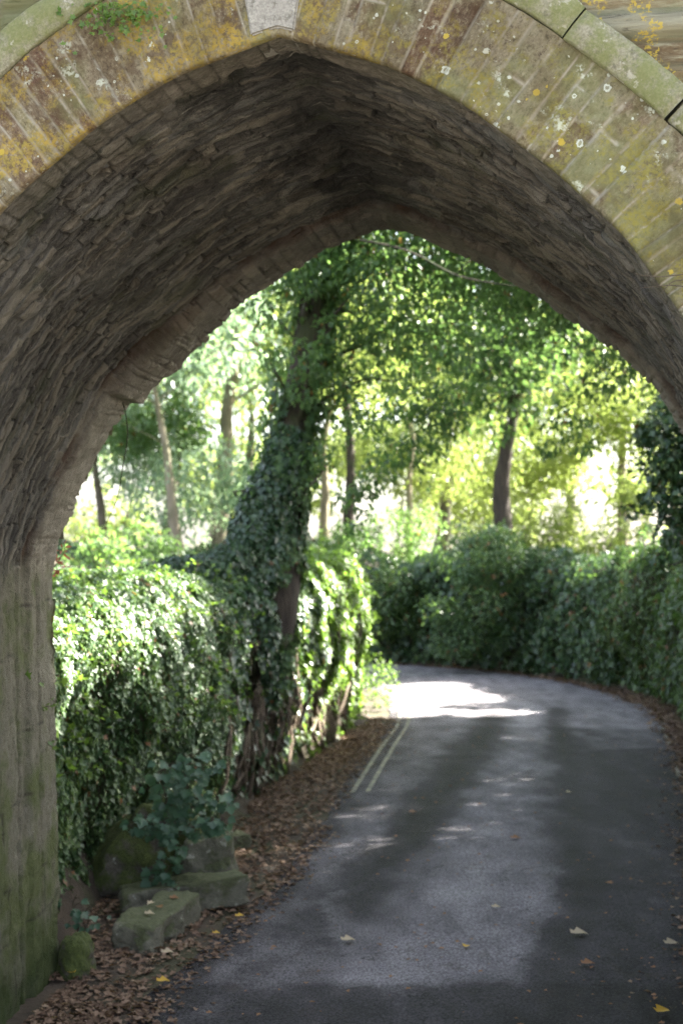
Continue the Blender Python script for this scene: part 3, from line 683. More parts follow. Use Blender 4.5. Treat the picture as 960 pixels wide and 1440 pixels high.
# tarmac tone: damp wheel tracks, paler patches, darker from the far arch edge towards camera
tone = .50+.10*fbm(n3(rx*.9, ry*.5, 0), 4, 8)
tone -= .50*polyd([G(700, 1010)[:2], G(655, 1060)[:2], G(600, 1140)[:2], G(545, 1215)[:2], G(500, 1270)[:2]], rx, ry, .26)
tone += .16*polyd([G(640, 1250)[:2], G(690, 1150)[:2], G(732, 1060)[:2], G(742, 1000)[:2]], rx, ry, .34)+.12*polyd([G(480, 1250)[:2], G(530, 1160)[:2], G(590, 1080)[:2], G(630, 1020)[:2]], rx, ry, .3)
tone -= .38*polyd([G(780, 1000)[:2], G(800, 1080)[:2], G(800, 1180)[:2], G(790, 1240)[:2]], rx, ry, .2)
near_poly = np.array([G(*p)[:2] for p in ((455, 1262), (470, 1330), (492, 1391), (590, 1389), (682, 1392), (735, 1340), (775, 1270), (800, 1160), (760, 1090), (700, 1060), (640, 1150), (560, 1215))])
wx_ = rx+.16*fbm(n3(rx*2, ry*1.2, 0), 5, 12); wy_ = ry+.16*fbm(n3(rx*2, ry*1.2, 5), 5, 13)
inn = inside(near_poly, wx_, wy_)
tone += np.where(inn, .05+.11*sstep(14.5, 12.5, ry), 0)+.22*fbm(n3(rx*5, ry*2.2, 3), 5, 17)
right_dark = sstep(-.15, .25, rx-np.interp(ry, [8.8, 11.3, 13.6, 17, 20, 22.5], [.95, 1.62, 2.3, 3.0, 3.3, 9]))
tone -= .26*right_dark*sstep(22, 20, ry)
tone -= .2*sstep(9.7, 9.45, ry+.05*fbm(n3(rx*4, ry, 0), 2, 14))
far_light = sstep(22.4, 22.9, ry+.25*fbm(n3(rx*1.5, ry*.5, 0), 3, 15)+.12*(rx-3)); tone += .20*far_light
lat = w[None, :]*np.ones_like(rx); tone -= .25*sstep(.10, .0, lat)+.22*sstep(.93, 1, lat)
zr = .012+.05*(1-(2*lat-1)**2)*.6+.004*fbm(n3(rx*1.5, ry*1.5, 0), 3, 16)
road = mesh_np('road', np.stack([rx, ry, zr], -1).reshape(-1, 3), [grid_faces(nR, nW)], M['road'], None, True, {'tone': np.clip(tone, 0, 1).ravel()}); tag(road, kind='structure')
def road_z(lt): return .012+.03*(1-(2*lt-1)**2)

# yellow lines along the left edge, and worn bits of the right-hand line
def lines(offsets, y0, y1, side, name, gap=None):
    bg = Bag(); A, B = (el, er) if side > 0 else (er, el)
    d = B-A; wid = np.linalg.norm(d, axis=1); dn = d/wid[:, None]; m = (A[:, 1] > y0) & (A[:, 1] < y1) & (np.arange(nR) < nR*.75)
    idx = np.where(m)[0]
    for o_ in offsets:
        a = A[idx]+dn[idx]*(o_-.03); c = A[idx]+dn[idx]*(o_+.03); lt = (o_/wid[idx]); z = road_z(lt)+.008
        V = np.stack([np.c_[a, z], np.c_[c, z+.001]], 1).reshape(-1, 3)
        keep = np.ones((len(idx)-1, 1), bool)
        if gap is not None: keep[:, 0] = vnoise(n3(A[idx[:-1], 1]*3.1, 0, 0), 77) > gap
        bg.add(V, [grid_faces(len(idx), 2, keep, flip=side > 0)])
    o = bg.build(name, M['paint']); tag(o, kind='structure'); return o
lines((.20, .38), 16.8, 26.5, 1, 'double_yellow_lines')
lines((.16,), 17.5, 23, -1, 'worn_edge_line', .25)

# ------------------------------------------------------------------ IVY-CLAD ROADSIDE WALLS
def hedge_surface(line, side, Hf, bulge, seed, v0=0):
    """line (n,2); side=+1 if the road lies to the right of travel. returns function S(i_float, q) -> pos, normal"""
    d = np.gradient(line, axis=0); d /= np.linalg.norm(d, axis=1)[:, None]
    nrm = np.stack([d[:, 1], -d[:, 0]], -1)*side
    # profile in (out, z) with rounded shoulder, q in 0..1
    def fn(si, q):
        i = np.clip(si, 0, len(line)-1.001); a = i.astype(int); f = i-a
        b = line[a]*(1-f)[:, None]+line[a+1]*f[:, None]; n = nrm[a]*(1-f)[:, None]+nrm[a+1]*f[:, None]
        n /= np.linalg.norm(n, axis=1)[:, None]
        H = Hf(b[:, 0], b[:, 1])
        prof_q = np.array([0, .30, .50, .60, .66, .74, .84, 1.0]); 
        po = np.array([0, .10, .14, .08, -.08, -.38, -.85, -1.5]); pz = np.array([0, .45, .78, .92, .98, 1.0, .99, .93])
        o = np.interp(q, prof_q, po)*bulge; z = np.interp(q, prof_q, pz)*H
        w1 = fbm(np.stack([b[:, 0]*.55+seed, b[:, 1]*.55, z*.6], -1), 3, seed)*(.30 if side > 0 else .55)+fbm(np.stack([b[:, 0]*2+seed, b[:, 1]*2, z*2], -1), 3, seed+5)*.11
        e = .07; o2 = np.interp(q+e, prof_q, po)*bulge; z2 = np.interp(q+e, prof_q, pz)*H; o3 = np.interp(q-e, prof_q, po)*bulge; z3 = np.interp(q-e, prof_q, pz)*H
        tn, tz = (o2-o3), (z2-z3); l = np.hypot(tn, tz)+1e-9; no, nz = tz/l, -tn/l
        no, nz = np.where(q > .99, 0, no), np.where(q > .99, 1, nz)
        N3 = np.concatenate([n*no[:, None], nz[:, None]], 1)
        pos = np.concatenate([b+n*o[:, None], z[:, None]], 1)+N3*(w1*sstep(0, .15, q))[:, None]
        return pos, N3
    return fn
def hedge_body(fn, n, name, mat, parent, ridges=0, nq=36):
    si = np.linspace(0, 699, n); q = np.linspace(0, 1, nq); A, B = np.meshgrid(si, q, indexing='ij')
    p, nn = fn(A.ravel(), B.ravel())
    off = -.10+.05*fbm(p*2.5, 3, 9)
    if ridges: off = off+ridges*(.11*fbm(np.stack([p[:, 0]*2.6, p[:, 1]*2.6, p[:, 2]*.35], -1), 3, 19)+.04*fbm(np.stack([p[:, 0]*11, p[:, 1]*11, p[:, 2]*.7], -1), 3, 20))
    p = p+nn*off[:, None]; p[:, 2] = np.where(B.ravel() == 0, -.05, p[:, 2])
    return mesh_np(name, p, [grid_faces(n, nq)], mat, parent, True)
def shoots(fn, n, name, mat, parent, seed, srange, size):
    r = np.random.default_rng(seed); bgS = Bag(); P_, T_ = [], []
    for i in range(n):
        p, nn = fn(np.array([r.uniform(*srange)]), np.array([r.uniform(.3, .8)])); p, nn = p[0], nn[0]; d = nn+np.array([0, 0, r.uniform(-.3, .9)])+r.normal(0, .35, 3); d /= np.linalg.norm(d); L = r.uniform(.15, .42)
        f = np.linspace(0, 1, 9)[:, None]; c = p+d*L*f+np.array([0, 0, -.35*L])*f**2
        bgS.add(*tube(c[::2], np.linspace(.004, .0015, 5), 4, 8)); P_.append(c[2:]+r.normal(0, .02, (7, 3))); T_.append(np.tile(d, (7, 1))+r.normal(0, .7, (7, 3)))
    tag(bgS.build('shoots', M['twig'], parent, True), kind='stuff'); P_ = np.concatenate(P_); T_ = np.concatenate(T_); m = len(P_)
    leaves(name, P_, rvec(m, r)*.6+np.array([0, 0, .8]), T_, size*r.uniform(.5, 1.3, m), IVY, mat, parent)
def hedge_leaves(fn, n, size, dens, name, mat, parent, tmpl, seed, srange=(0, 699), out=(0, .16), spread=.6):
    r = np.random.default_rng(seed)
    si = r.uniform(*srange, n); q = r.random(n)
    p, nn = fn(si, q)
    keep = r.random(n) < dens(p, q); p, nn = p[keep], nn[keep]; n = len(p)
    clump = .5+.5*fbm(p*1.6, 3, seed)
    p = p+nn*(r.uniform(*out, n)*clump.clip(.1, 1.3)+.06*fbm(p*5, 2, seed+2))[:, None]
    nv = nn+rvec(n, r)*spread+np.array([0, 0, .25]); tip = np.array([0, 0, -1.0])+rvec(n, r)*.7+nn*.25
    s = size*(.4+1.25*r.random(n)**1.4)
    return leaves(name, p, nv, tip, s, tmpl, mat, parent)

def HL(x, y): return 2.48+.12*sstep(15, 20, y)+.06*np.sin(y*.9)
def HR(x, y): return 2.62+.16*np.sin(x*1.3+y*.8)+.10*np.sin(x*3.1-y*2.3)+.55*np.exp(-((x-2.9)**2+(y-33.6)**2)/1.3)
left_wall = empty('ivy_clad_wall'); tag(left_wall, 'long roadside wall buried in ivy beside the left edge of the lane', 'wall')
fL = hedge_surface(wl, 1, HL, 1.0, 3)
M['wallbody'] = bark_mat('rooty_wall_face', (.03, .023, .016), (.15, .115, .08), .35, 1.2)
hedge_body(fL, 620, 'wall', M['wallbody'], left_wall, 1.0, 60)
segY = wl[:, 1]
sA = float(np.searchsorted(segY, 9.5)); sB = float(np.searchsorted(segY, 15.2)); sC = float(np.searchsorted(segY, 19.5)); sD = float(np.searchsorted(segY, 27.5))
def densL(p, q):
    y, z = p[:, 1], p[:, 2]
    bare = sstep(14.8, 16.2, y)*sstep(23.5, 22, y)*sstep(1.55, 1.0, z+.5*fbm(p*np.array([1.5, 1.5, .5]), 3, 31)+(y-18.5)*.10*(y > 18.5))
    holes = sstep(.25, .5, fbm(p*.9, 3, 33))*.5*(q < .6)
    return (1-.92*bare)*(1-holes)*sstep(0, .12, q+.05)
hedge_leaves(fL, 90000, .041, densL, 'ivy', M['ivy'], left_wall, IVY, 41, (sA, sB), (0, .13), .42)
hedge_leaves(fL, 70000, .047, lambda p, q: (q > .62)*1.0, 'ivy', M['ivy'], left_wall, IVY, 45, (sA, sC), (0, .12), .42)
hedge_leaves(fL, 24000, .075, densL, 'ivy', M['ivy_dark'], left_wall, IVY, 42, (sB-6, sC))
sY = float(np.searchsorted(segY, 17.3))
hedge_leaves(fL, 40000, .08, densL, 'ivy', M['ivy_bright'], left_wall, IVY, 43, (sY, sD), (0, .16), .5)  # lighter leaf colour paints sunlight onto the wall end
hedge_leaves(fL, 14000, .13, lambda p, q: np.ones(len(p)), 'ivy', M['ivy'], left_wall, OVAL, 44, (sD, 560))
# creeping stems and roots down the bare face
bg = Bag(); r = np.random.default_rng(5)
for i in range(120):
    si = r.uniform(sB-4, sC+30); q0, q1 = r.uniform(.3, .6), r.uniform(-.0, .12); kk = 7
    qq = np.linspace(q0, q1, kk); ss = si+np.cumsum(r.normal(0, 1.3, kk))
    p, nn = fL(ss, qq); p = p+nn*(.02+.05*r.random())
    r0 = r.uniform(.008, .045); bg.add(*tube(p, np.linspace(r0*.5, r0, kk), 6, 14, .4, i))
bg.build('ivy_stems', M['root'], left_wall, True)

shoots(fL, 170, 'ivy', M['ivy_bright'], left_wall, 46, (sA, sC), .05)
shoots(fL, 90, 'ivy', M['ivy_bright'], left_wall, 47, (sC, sD), .075)
right_wall = empty('overgrown_bank'); tag(right_wall, 'dark overgrown hedge bank round the outside of the bend', 'hedge bank')
fR = hedge_surface(wr, -1, HR, 1.1, 8)
hedge_body(fR, 500, 'bank', M['earth'], right_wall, .5, 34)
yR = wr[:, 1]; sr1 = float(np.searchsorted(yR, 17)); sr2 = float(np.searchsorted(yR, 29.5)); sr3 = 520.0
dR = lambda p, q: (1-.55*sstep(.15, .45, fbm(p*.8, 3, 35)))
hedge_leaves(fR, 9000, .09, dR, 'leaves', M['hedge_right'], right_wall, OVAL, 51, (0, sr1), (0, .25))
hedge_leaves(fR, 52000, .075, dR, 'leaves', M['hedge_right'], right_wall, OVAL, 52, (sr1-3, sr2), (0, .28), .8)
hedge_leaves(fR, 26000, .095, dR, 'leaves', M['ivy'], right_wall, OVAL, 56, (sr2-6, sr3), (0, .35), .8)
hedge_leaves(fR, 30000, .10, dR, 'leaves', M['ivy_dark'], right_wall, IVY, 53, (sr2-6, sr3), (0, .35), .8)
shoots(fR, 260, 'leaves', M['hedge_right'], right_wall, 55, (sr1, 480), .10)
hedge_leaves(fR, 9000, .09, lambda p, q: (q < .12)*1.0, 'leaves', M['ivy'], right_wall, IVY, 54, (sr1, sr3), (.1, .45), .8)

# ------------------------------------------------------------------ clumped foliage
def blob_leaves(clumps, per_m3, size, tmpl, mat, name, parent, seed, droop=.5, hollow=.35, beams=True, maxn=400000):
    r = np.random.default_rng(seed); Ps = []; Cn = []
    for c in clumps:
        ctr, rd = np.asarray(c[0], float), np.atleast_1d(c[1])*np.ones(3)
        n = int(per_m3*(rd.prod()**(2/3))*4)
        if n < 3: n = 3
        v = rvec(n, r); rr = (hollow+(1-hollow)*r.random(n)**.6)*(1+.35*fbm(v*1.7+ctr, 3, seed))
        Ps.append(ctr+v*rr[:, None]*rd); Cn.append(v)
    p = np.concatenate(Ps); v = np.concatenate(Cn)
    if beams:
        k_ = ~in_beam(p); p, v = p[k_], v[k_]
    n = len(p); nv = np.array([0, 0, .9])+v*.5+rvec(n, r)*.6; tip = v*.5+rvec(n, r)*.6+np.array([0, 0, -droop])
    return leaves(name, p, nv, tip, size*r.uniform(.6, 1.3, n), tmpl, mat, parent)
def sub_clumps(ctr, rad_, n, rmin, rmax, seed, flat=.8):
    r = np.random.default_rng(seed); v = rvec(n, r); rr = r.random(n)**.45
    p = np.asarray(ctr)+v*rr[:, None]*np.asarray(rad_)
    s = r.uniform(rmin, rmax, n); return [(p[i], (s[i], s[i], s[i]*flat)) for i in range(n)]

LIMB_OK = None
def make_tree(label, cat, base, lean, height, tr, clumps, leafm, barkm, per, size, seed, group=None, tmpl=OVAL, name='broadleaf_tree', limbs=10, trunk_pts=None, ivy=0, twigs=True):
    r = np.random.default_rng(seed); t = empty(name); tag(t, label, cat, group)
    base = np.asarray(base, float)
    if trunk_pts is None:
        kk = 6; f = np.linspace(0, 1, kk)
        trunk_pts = base+np.outer(f, [lean[0], lean[1], height])+np.c_[r.normal(0, .06, (kk, 2))*f[:, None]*2, np.zeros(kk)]
        tr_ = tr*(1-.72*f)*(1+.2*np.exp(-f*12))
    else:
        trunk_pts = np.asarray(trunk_pts, float); tr_ = np.asarray(tr)
    bg = Bag(); bg.add(*tube(trunk_pts, tr_, 14, 40, .18, seed)); bg.build('trunk', barkm, t, True)
    # limbs run from the trunk to clump centres
    bb = Bag(); cc = [np.asarray(c[0]) for c in clumps]; order = r.permutation(len(cc))
    tc = catmull(np.c_[trunk_pts, tr_], 60)
    for k_, i in enumerate(order[:limbs*4]):
        big = k_ < limbs; c = cc[i]
        if LIMB_OK and not LIMB_OK(c): continue
        hz = c[2]-np.hypot(*(c[:2]-trunk_pts[-1][:2]))*.55
        j = np.argmin(abs(tc[:, 2]-hz)); j = int(np.clip(j, 12, 58)); a = tc[j, :3]; r0 = tc[j, 3]*(.34 if big else .16)
        mid = (a+c)/2+np.array([0, 0, .12*np.linalg.norm(c-a)])+r.normal(0, .15, 3)
        pts = np.array([a, (a*2+mid)/3+r.normal(0, .05, 3), mid, (mid+c)/2+r.normal(0, .12, 3), c])
        if in_beam(catmull(pts, 40)).any(): continue
        bb.add(*tube(pts, np.array([r0, r0*.75, r0*.5, r0*.3, .012]), 6 if big else 4, 14, .1, seed+k_))
    if bb.n: bb.build('branches', barkm, t, True)
    blob_leaves(clumps, per, size, tmpl, leafm, 'crown', t, seed)
    return t

# --- the big ivy tree on the left wall
D0 = 17.6
tp = [P(378, 960, 17.35), P(388, 850, 17.4), P(396, 760, 17.5), P(404, 690, 17.6), P(412, 610, 17.7), P(428, 530, 17.8), P(440, 450, 17.9), P(452, 370, 18), P(468, 260, 18.3), P(470, 120, 18.6)]
cl = [(P(a, b, c), (d, d, d*.85)) for a, b, c, d in (
    (415, 365, 17, .5), (480, 350, 18, .7), (380, 425, 17.5, .42), (525, 385, 17, .55), (565, 345, 18, .6), (610, 380, 18.5, .6), (660, 400, 19, .6),
    (545, 450, 17.5, .5), (505, 500, 17.8, .4), (590, 450, 18, .55), (630, 480, 18.5, .5), (455, 510, 17.2, .22), (500, 440, 17.8, .5), (560, 520, 18, .4), (480, 575, 17.4, .25),
    (520, 320, 17.5, .8), (600, 300, 17.8, .9), (690, 330, 18.5, .9), (420, 300, 17.5, .9), (740, 410, 19, .6), (520, 590, 18, .3), (380, 500, 17.2, .22), (475, 620, 17.3, .16), (425, 500, 17.0, .28), (447, 372, 17.2, .32), (428, 548, 17.1, .22), (466, 460, 17.2, .25), (400, 400, 17.3, .3), (446, 640, 17.1, .18), (432, 690, 17.1, .14), (462, 650, 17.3, .12), (490, 545, 17.5, .2), (350, 655, 17.2, .12), (345, 690, 17.1, .1), (360, 630, 17.2, .1))]
cl += sub_clumps(P(520, 120, 18), (3.0, 3.0, 1.9), 46, .5, .9, 70)
tr_a = make_tree('leaning tree wrapped in ivy growing out of the roadside wall', 'tree', (0, 0, 0), None, 0,
    np.array([.2, .27, .24, .22, .21, .21, .21, .19, .16, .12]), cl, M['crown_mid'], M['bark_dark'], 520, .082, 71, tmpl=OVAL, name='ivy_tree', trunk_pts=tp, limbs=12)
# buttress limb and roots
bg = Bag()
BUT = [P(205, 818, 16.1), P(280, 804, 16.6), P(335, 780, 17.0), P(366, 728, 17.3), P(390, 670, 17.5), P(408, 600, 17.6)]
BUR = [.12, .17, .19, .21, .19, .15]
INN = [P(330, 845, 16.9), P(358, 800, 17.2), P(380, 750, 17.4), P(398, 690, 17.5)]; INR = [.2, .22, .2, .16]
bg.add(*tube(BUT, BUR, 14, 30, .2, 3)); bg.add(*tube(INN, INR, 14, 24, .2, 4))
bg.build('buttress', M['bark_dark'], tr_a, True)
bg = Bag(); r = np.random.default_rng(6)
for i in range(16):
    x0 = r.uniform(350, 420); k_ = 8; xs_ = x0+np.cumsum(r.normal(-1, 5, k_)); ys_ = np.linspace(890, r.uniform(960, 1085), k_)
    pts = []
    for a, b_ in zip(xs_, ys_):
        # march to the wall face: the depth at which the ray meets the left wall line
        dlt = (a-480)/F; j = np.argmin(abs(wl[20:430, 0]-dlt*wl[20:430, 1]))+20; pts.append(P(a, b_, wl[j, 1]-.06))
    r0 = r.uniform(.02, .065); bg.add(*tube(pts, np.linspace(r0, r0*.45, k_), 8, 22, .3, i))
bg.build('roots', M['root'], tr_a, True)
def ivy_on_tube(pts, rd, n, size, outr, name, mat, parent, seed, zr=None, hole=None):
    r = np.random.default_rng(seed); c = catmull(np.c_[np.asarray(pts), rd], 200); i = r.integers(1, 199, n); f = r.random(n)[:, None]
    a = c[i-1]*(1-f)+c[i]*f; t = c[i, :3]-c[i-1, :3]; t /= np.linalg.norm(t, axis=1)[:, None]; v = rvec(n, r); v -= t*np.einsum('ij,ij->i', v, t)[:, None]; v /= np.linalg.norm(v, axis=1)[:, None]
    lump = .6+.9*fbm(a[:, :3]*1.4+v*.5, 3, seed).clip(-.5, 1)
    p = a[:, :3]+v*(a[:, 3:4]+(r.uniform(*outr, n)*lump)[:, None])
    if hole is not None: k_ = hole(p); p, v, a = p[k_], v[k_], a[k_]; n = len(p)
    nv = v+rvec(n, r)*.55+np.array([0, 0, .2]); tip = np.array([0, 0, -1.])+rvec(n, r)*.6+v*.3
    return leaves(name, p, nv, tip, size*r.uniform(.6, 1.3, n), IVY, mat, parent)
def trunk_hole(p):
    px = 480+p[:, 0]/p[:, 1]*F; py = 760-(p[:, 2]-H0)/p[:, 1]*F
    fr = p[:, 1] < 17.9
    return ~(fr & ((((px-415)/17)**2+((py-592)/34)**2 < 1) | (((px-442)/18)**2+((py-440)/42)**2 < 1)))
trd = [.2, .27, .24, .22, .21, .21, .21, .19, .16, .12]
ivy_on_tube(tp, trd, 9500, .085, (.0, .30), 'ivy', M['crown_mid'], tr_a, 81, hole=lambda p: trunk_hole(p) & (p[:, 2] > 3.7) & (fbm(p*1.7, 3, 7) > -.22))
ivy_on_tube(tp[:6], trd[:6], 6500, .075, (.0, .12), 'ivy', M['ivy'], tr_a, 82, hole=lambda p: trunk_hole(p) & (p[:, 2] < 4.2) & (fbm(p*2.2, 3, 8) > -.12))
ivy_on_tube(BUT, BUR, 10000, .07, (.0, .12), 'ivy', M['ivy_dark'], tr_a, 83)  # dark leaf colour paints in the shade on the flare
ivy_on_tube(INN, INR, 7000, .07, (.0, .12), 'ivy', M['ivy_dark'], tr_a, 84)
ivy_on_tube([P(325, 850, 16.6), P(352, 870, 16.8), P(366, 930, 17.0), P(372, 990, 17.2)], [.26, .22, .16, .1], 3600, .075, (.0, .14), 'ivy', M['ivy_dark'], tr_a, 85)

# --- tree on the right bank whose sprays hang over the lane
cl = [(P(a, b, c), (d, d, d*.8)) for a, b, c, d in (
    (700, 410, 21, .6), (745, 450, 21, .65), (800, 490, 20, .6), (855, 525, 20, .55), (680, 500, 20, .5), (735, 545, 20, .55), (795, 580, 20, .45), (815, 620, 19.6, .25),
    (575, 560, 20, .5), (600, 620, 20, .45), (545, 640, 20, .38), (570, 690, 20, .25), (510, 690, 20, .22), (500, 740, 20, .16), (530, 720, 20, .22), (640, 560, 20.4, .42), (495, 700, 20, .26), (520, 680, 20, .3), (488, 755, 20, .15), (512, 760, 20, .12), (555, 700, 20, .22), (595, 670, 20, .25), (620, 590, 20, .4), (700, 600, 20, .3), (760, 600, 20, .35), (770, 630, 19.6, .18), (655, 640, 20.5, .2),
    (900, 500, 21, .8), (850, 440, 21.5, .9), (780, 390, 21, .9), (960, 540, 22, .9), (1010, 500, 22, 1))]
cl += sub_clumps((4.2, 21, 8.2), (3.4, 3.2, 1.6), 44, .6, 1.0, 90)
cl += sub_clumps((8.5, 22, 9.0), (3.6, 3.5, 2.8), 60, .6, 1.1, 91)
LIMB_OK = lambda c: c[0]/c[1] > .21 or c[2] > 7.2
make_tree('tree leaning over the bend with dark leaf sprays hanging above the lane', 'tree', (9.3, 22.5, 2.1), (-1.2, -.5), 8.0, .34, cl, M['crown_dark'], M['bark_dark'], 430, .098, 92, tmpl=LANCE if False else OVAL, limbs=16)

LIMB_OK = None
# --- dark evergreen on top of the right bank
cl = [(P(a, b, c), (d, d, d)) for a, b, c, d in ((935, 600, 16.6, .3), (960, 640, 16.7, .42), (925, 655, 16.5, .26), (950, 700, 16.6, .36), (920, 700, 16.4, .18), (945, 745, 16.5, .24), (905, 610, 16.7, .16), (985, 600, 17, .6), (1000, 700, 17, .6), (990, 760, 17, .5), (890, 720, 16.4, .10), (925, 780, 16.3, .10), (960, 570, 17, .25))]
make_tree('dark glossy evergreen bush above the bank beside the arch', 'bush', (4.55, 17.2, 2.1), (0, 0), 2.6, .08, cl, M['ivy_dark'], M['bark_dark'], 620, .085, 95, tmpl=IVY, name='evergreen_bush', limbs=8)

# --- bushes bulging from the far bank
for (lab, a, b, c, d, e, mt, sd) in (('round dense bush bulging out of the far bank beneath the dark trunk', 670, 828, 32.0, 1.2, 1.45, 'ivy', 96),
                                   ('smaller leafy bush on the far bank beyond the ivy wall end', 560, 850, 34.6, .95, .8, 'hedge_right', 97),):
    cl = sub_clumps(P(a, b, c), (d, .6, e), 26, .3, .5, sd, 1.0)
    t = make_tree(lab, 'bush', (P(a, b, c)[0], c+.4, 1.2), (0, 0), 1.2, .06, cl, M[mt], M['bark_dark'], 320, .11, sd, tmpl=OVAL, name='bush', limbs=6)

# --- woodland behind: (px, D, trunk radius, bark, crown material, crown base z, crown size, label)
BG = [
 (305, 41, .30, 'bark_pale', 'crown_blue', 7.5, (4, 3.5, 3.6), 'tall pale barked woodland tree behind the ivy tree, thickest pale trunk', (.6, 0)),
 (258, 37, .17, 'bark_pale', 'crown_blue', 5.8, (3.0, 3, 2.6), 'slender pale forked tree in front of the tallest pale trunk', (-.8, 0)),
 (238, 47, .26, 'bark_mid', 'crown_blue', 6.0, (3.5, 3.5, 3.2), 'dark trunked woodland tree standing in the bluish foliage', (.2, 0)),
 (150, 40, .16, 'bark_mid', 'crown_blue', 5.2, (3.2, 3, 2.8), 'thin woodland tree just past the pier of the arch', (-.4, 0)),
 (350, 52, .25, 'bark_mid', 'crown_yellow', 6.5, (4, 4, 3.6), 'yellowish woodland tree between the pale trunk and ivy trunk', (0, 0)),
 (452, 44, .19, 'bark_pale', 'crown_yellow', 6.8, (3.0, 3, 2.6), 'slim pale trunk just behind the leaning ivy tree', (.2, 0)),
 (492, 41, .20, 'bark_dark', 'crown_yellow', 7.2, (3.2, 3, 2.8), 'dark slim trunk beyond the hanging leaf sprays', (-.2, 0)),
 (575, 48, .13, 'bark_pale', 'crown_yellow', 7.6, (3.0, 3, 2.6), 'very thin pale sapling trunk above the far bank', (.1, 0)),
 (622, 52, .28, 'bark_mid', 'crown_yellow', 7.2, (3.8, 3.5, 3.0), 'brownish trunk with yellow leaves left of the dark thick trunk', (.4, 0)),
 (704, 37, .30, 'bark_dark', 'crown_dark', 6.3, (3.0, 2.6, 2.4), 'thick dark trunk rising behind the round bush', (.3, 0)),
 (872, 43, .19, 'bark_pale', 'crown_yellow', 7.0, (3.2, 3, 2.8), 'pale sunlit trunk above the right end of the bank', (.1, 0)),
 (800, 56, .22, 'bark_mid', 'crown_yellow', 7.5, (4, 4, 3.2), 'distant yellow green tree in the bright clearing', (.2, 0)),
 (945, 50, .22, 'bark_mid', 'crown_yellow', 6.2, (3.6, 3.6, 3.2), 'yellow green tree half hidden by the evergreen bush', (.3, 0)),
 (60, 44, .22, 'bark_mid', 'crown_blue', 5.6, (3.6, 3.6, 3.2), 'bluish woodland tree hidden mostly by the left pier', (.3, 0)),
]
for i, (px, D, tr, bk, lm, zb, cs, lab, ln) in enumerate(BG):
    x = (px-480)/F*D; hz = zb+cs[2]*1.0
    cl = sub_clumps((x+ln[0], D, hz), cs, 44, .7, 1.3, 200+i, .75)
    make_tree(lab, 'tree', (x, D, 2.1), ln, zb+cs[2]*.6-2, tr, cl, M[lm], M[bk], 22 if lm == 'crown_blue' else 32, .21, 300+i, 'woodland trees behind the banks', name='woodland_tree', limbs=10)
# low shrubs behind the wall tops
SH = [(880, 590, 42, 2.0, 'crown_yellow', 'pale foliage mass high above the right end of the bank'), (905, 690, 38, 1.1, 'crown_yellow', 'light green bush behind the evergreen leaves'), (800, 600, 45, 1.8, 'crown_yellow', 'yellow green foliage above the white sky gap'), (560, 640, 50, 2.0, 'crown_yellow', 'pale green foliage mass between the slim trunks'),(130, 772, 30, .55, 'crown_mid', 'pale shrub behind the sunlit ivy wall top near the pier'), (215, 772, 33, .75, 'crown_mid', 'green feathery shrub behind the ivy wall below the white sky gap'),
      (300, 700, 38, 1.6, 'crown_blue', 'tall bluish shrub in front of the pale trunk'), (180, 640, 42, 2.0, 'crown_blue', 'large bluish leafy bush filling the view past the pier'),
      (770, 745, 40, 1.1, 'crown_yellow', 'bright sunlit shrub above the round bush'), (850, 765, 36, .9, 'crown_yellow', 'yellow green shrub at the foot of the pale right trunk'),
      (560, 765, 46, 1.2, 'crown_mid', 'low shrub behind the far bank below the hanging sprays'), (480, 770, 40, .8, 'crown_mid', 'low green shrub between the two slim trunks'),
      (255, 590, 40, 1.4, 'crown_mid', 'dark hanging foliage clump on the forked pale tree'), (930, 780, 27, .6, 'crown_mid', 'leafy shrub on the bank under the evergreen bush'),
      (740, 665, 44, 1.7, 'crown_yellow', 'sunlit yellow bush right of the thick dark trunk'), (640, 700, 54, 1.8, 'crown_yellow', 'hazy yellow bush in the clearing left of the dark trunk'),]
for i, (px, py, D, rr, lm, lab) in enumerate(SH):
    c = P(px, py, D); cl = sub_clumps(c, (rr*1.4, rr, rr*.85), 18, .35*rr, .6*rr, 400+i, .9)
    make_tree(lab, 'shrub', (c[0], D, 2.0), (0, 0), max(.4, c[2]-2), .05, cl, M[lm], M['bark_mid'], 110, .14, 420+i, 'shrubs behind the banks', name='shrub', limbs=7)
# shade trees on the right bank and above, mostly out of frame
for i, (x, y, z, cs, lab) in enumerate(((8.5, 14.5, 8.6, (3.8, 3.6, 3.2), 'big tree on the right bank close behind the bridge'), (12.5, 18.5, 11, (4.2, 4, 3.6), 'tall tree high on the right bank'),
                          (13.5, 25.5, 11.5, (4.4, 4.2, 3.8), 'tall tree on the right bank opposite the bend'), (9.8, 27.3, 9.8, (3.4, 3.2, 3.2), 'tree at the outer corner of the bend'),
                          (15.5, 38, 11.5, (4.4, 4.2, 4), 'outermost tall tree beyond the bend'), (17, 13.5, 12, (4.2, 4, 4), 'tall tree far right behind the bridge'))):
    cl = sub_clumps((x, y, z), cs, 90, .8, 1.3, 500+i, .8)
    if i == 0: cl += sub_clumps((7.6, 14.8, 12.8), (3.4, 3.0, 2.0), 80, .8, 1.2, 560, .8)  # upper crown added out of view to keep sun off the left jamb
    make_tree(lab, 'tree', (x, y, 2.1), (0, 0), z+(2 if i == 0 else -1.2), .36, cl, M['crown_mid'], M['bark_mid'], 60, .22, 520+i, 'trees shading the lane', name='broadleaf_tree', limbs=14)
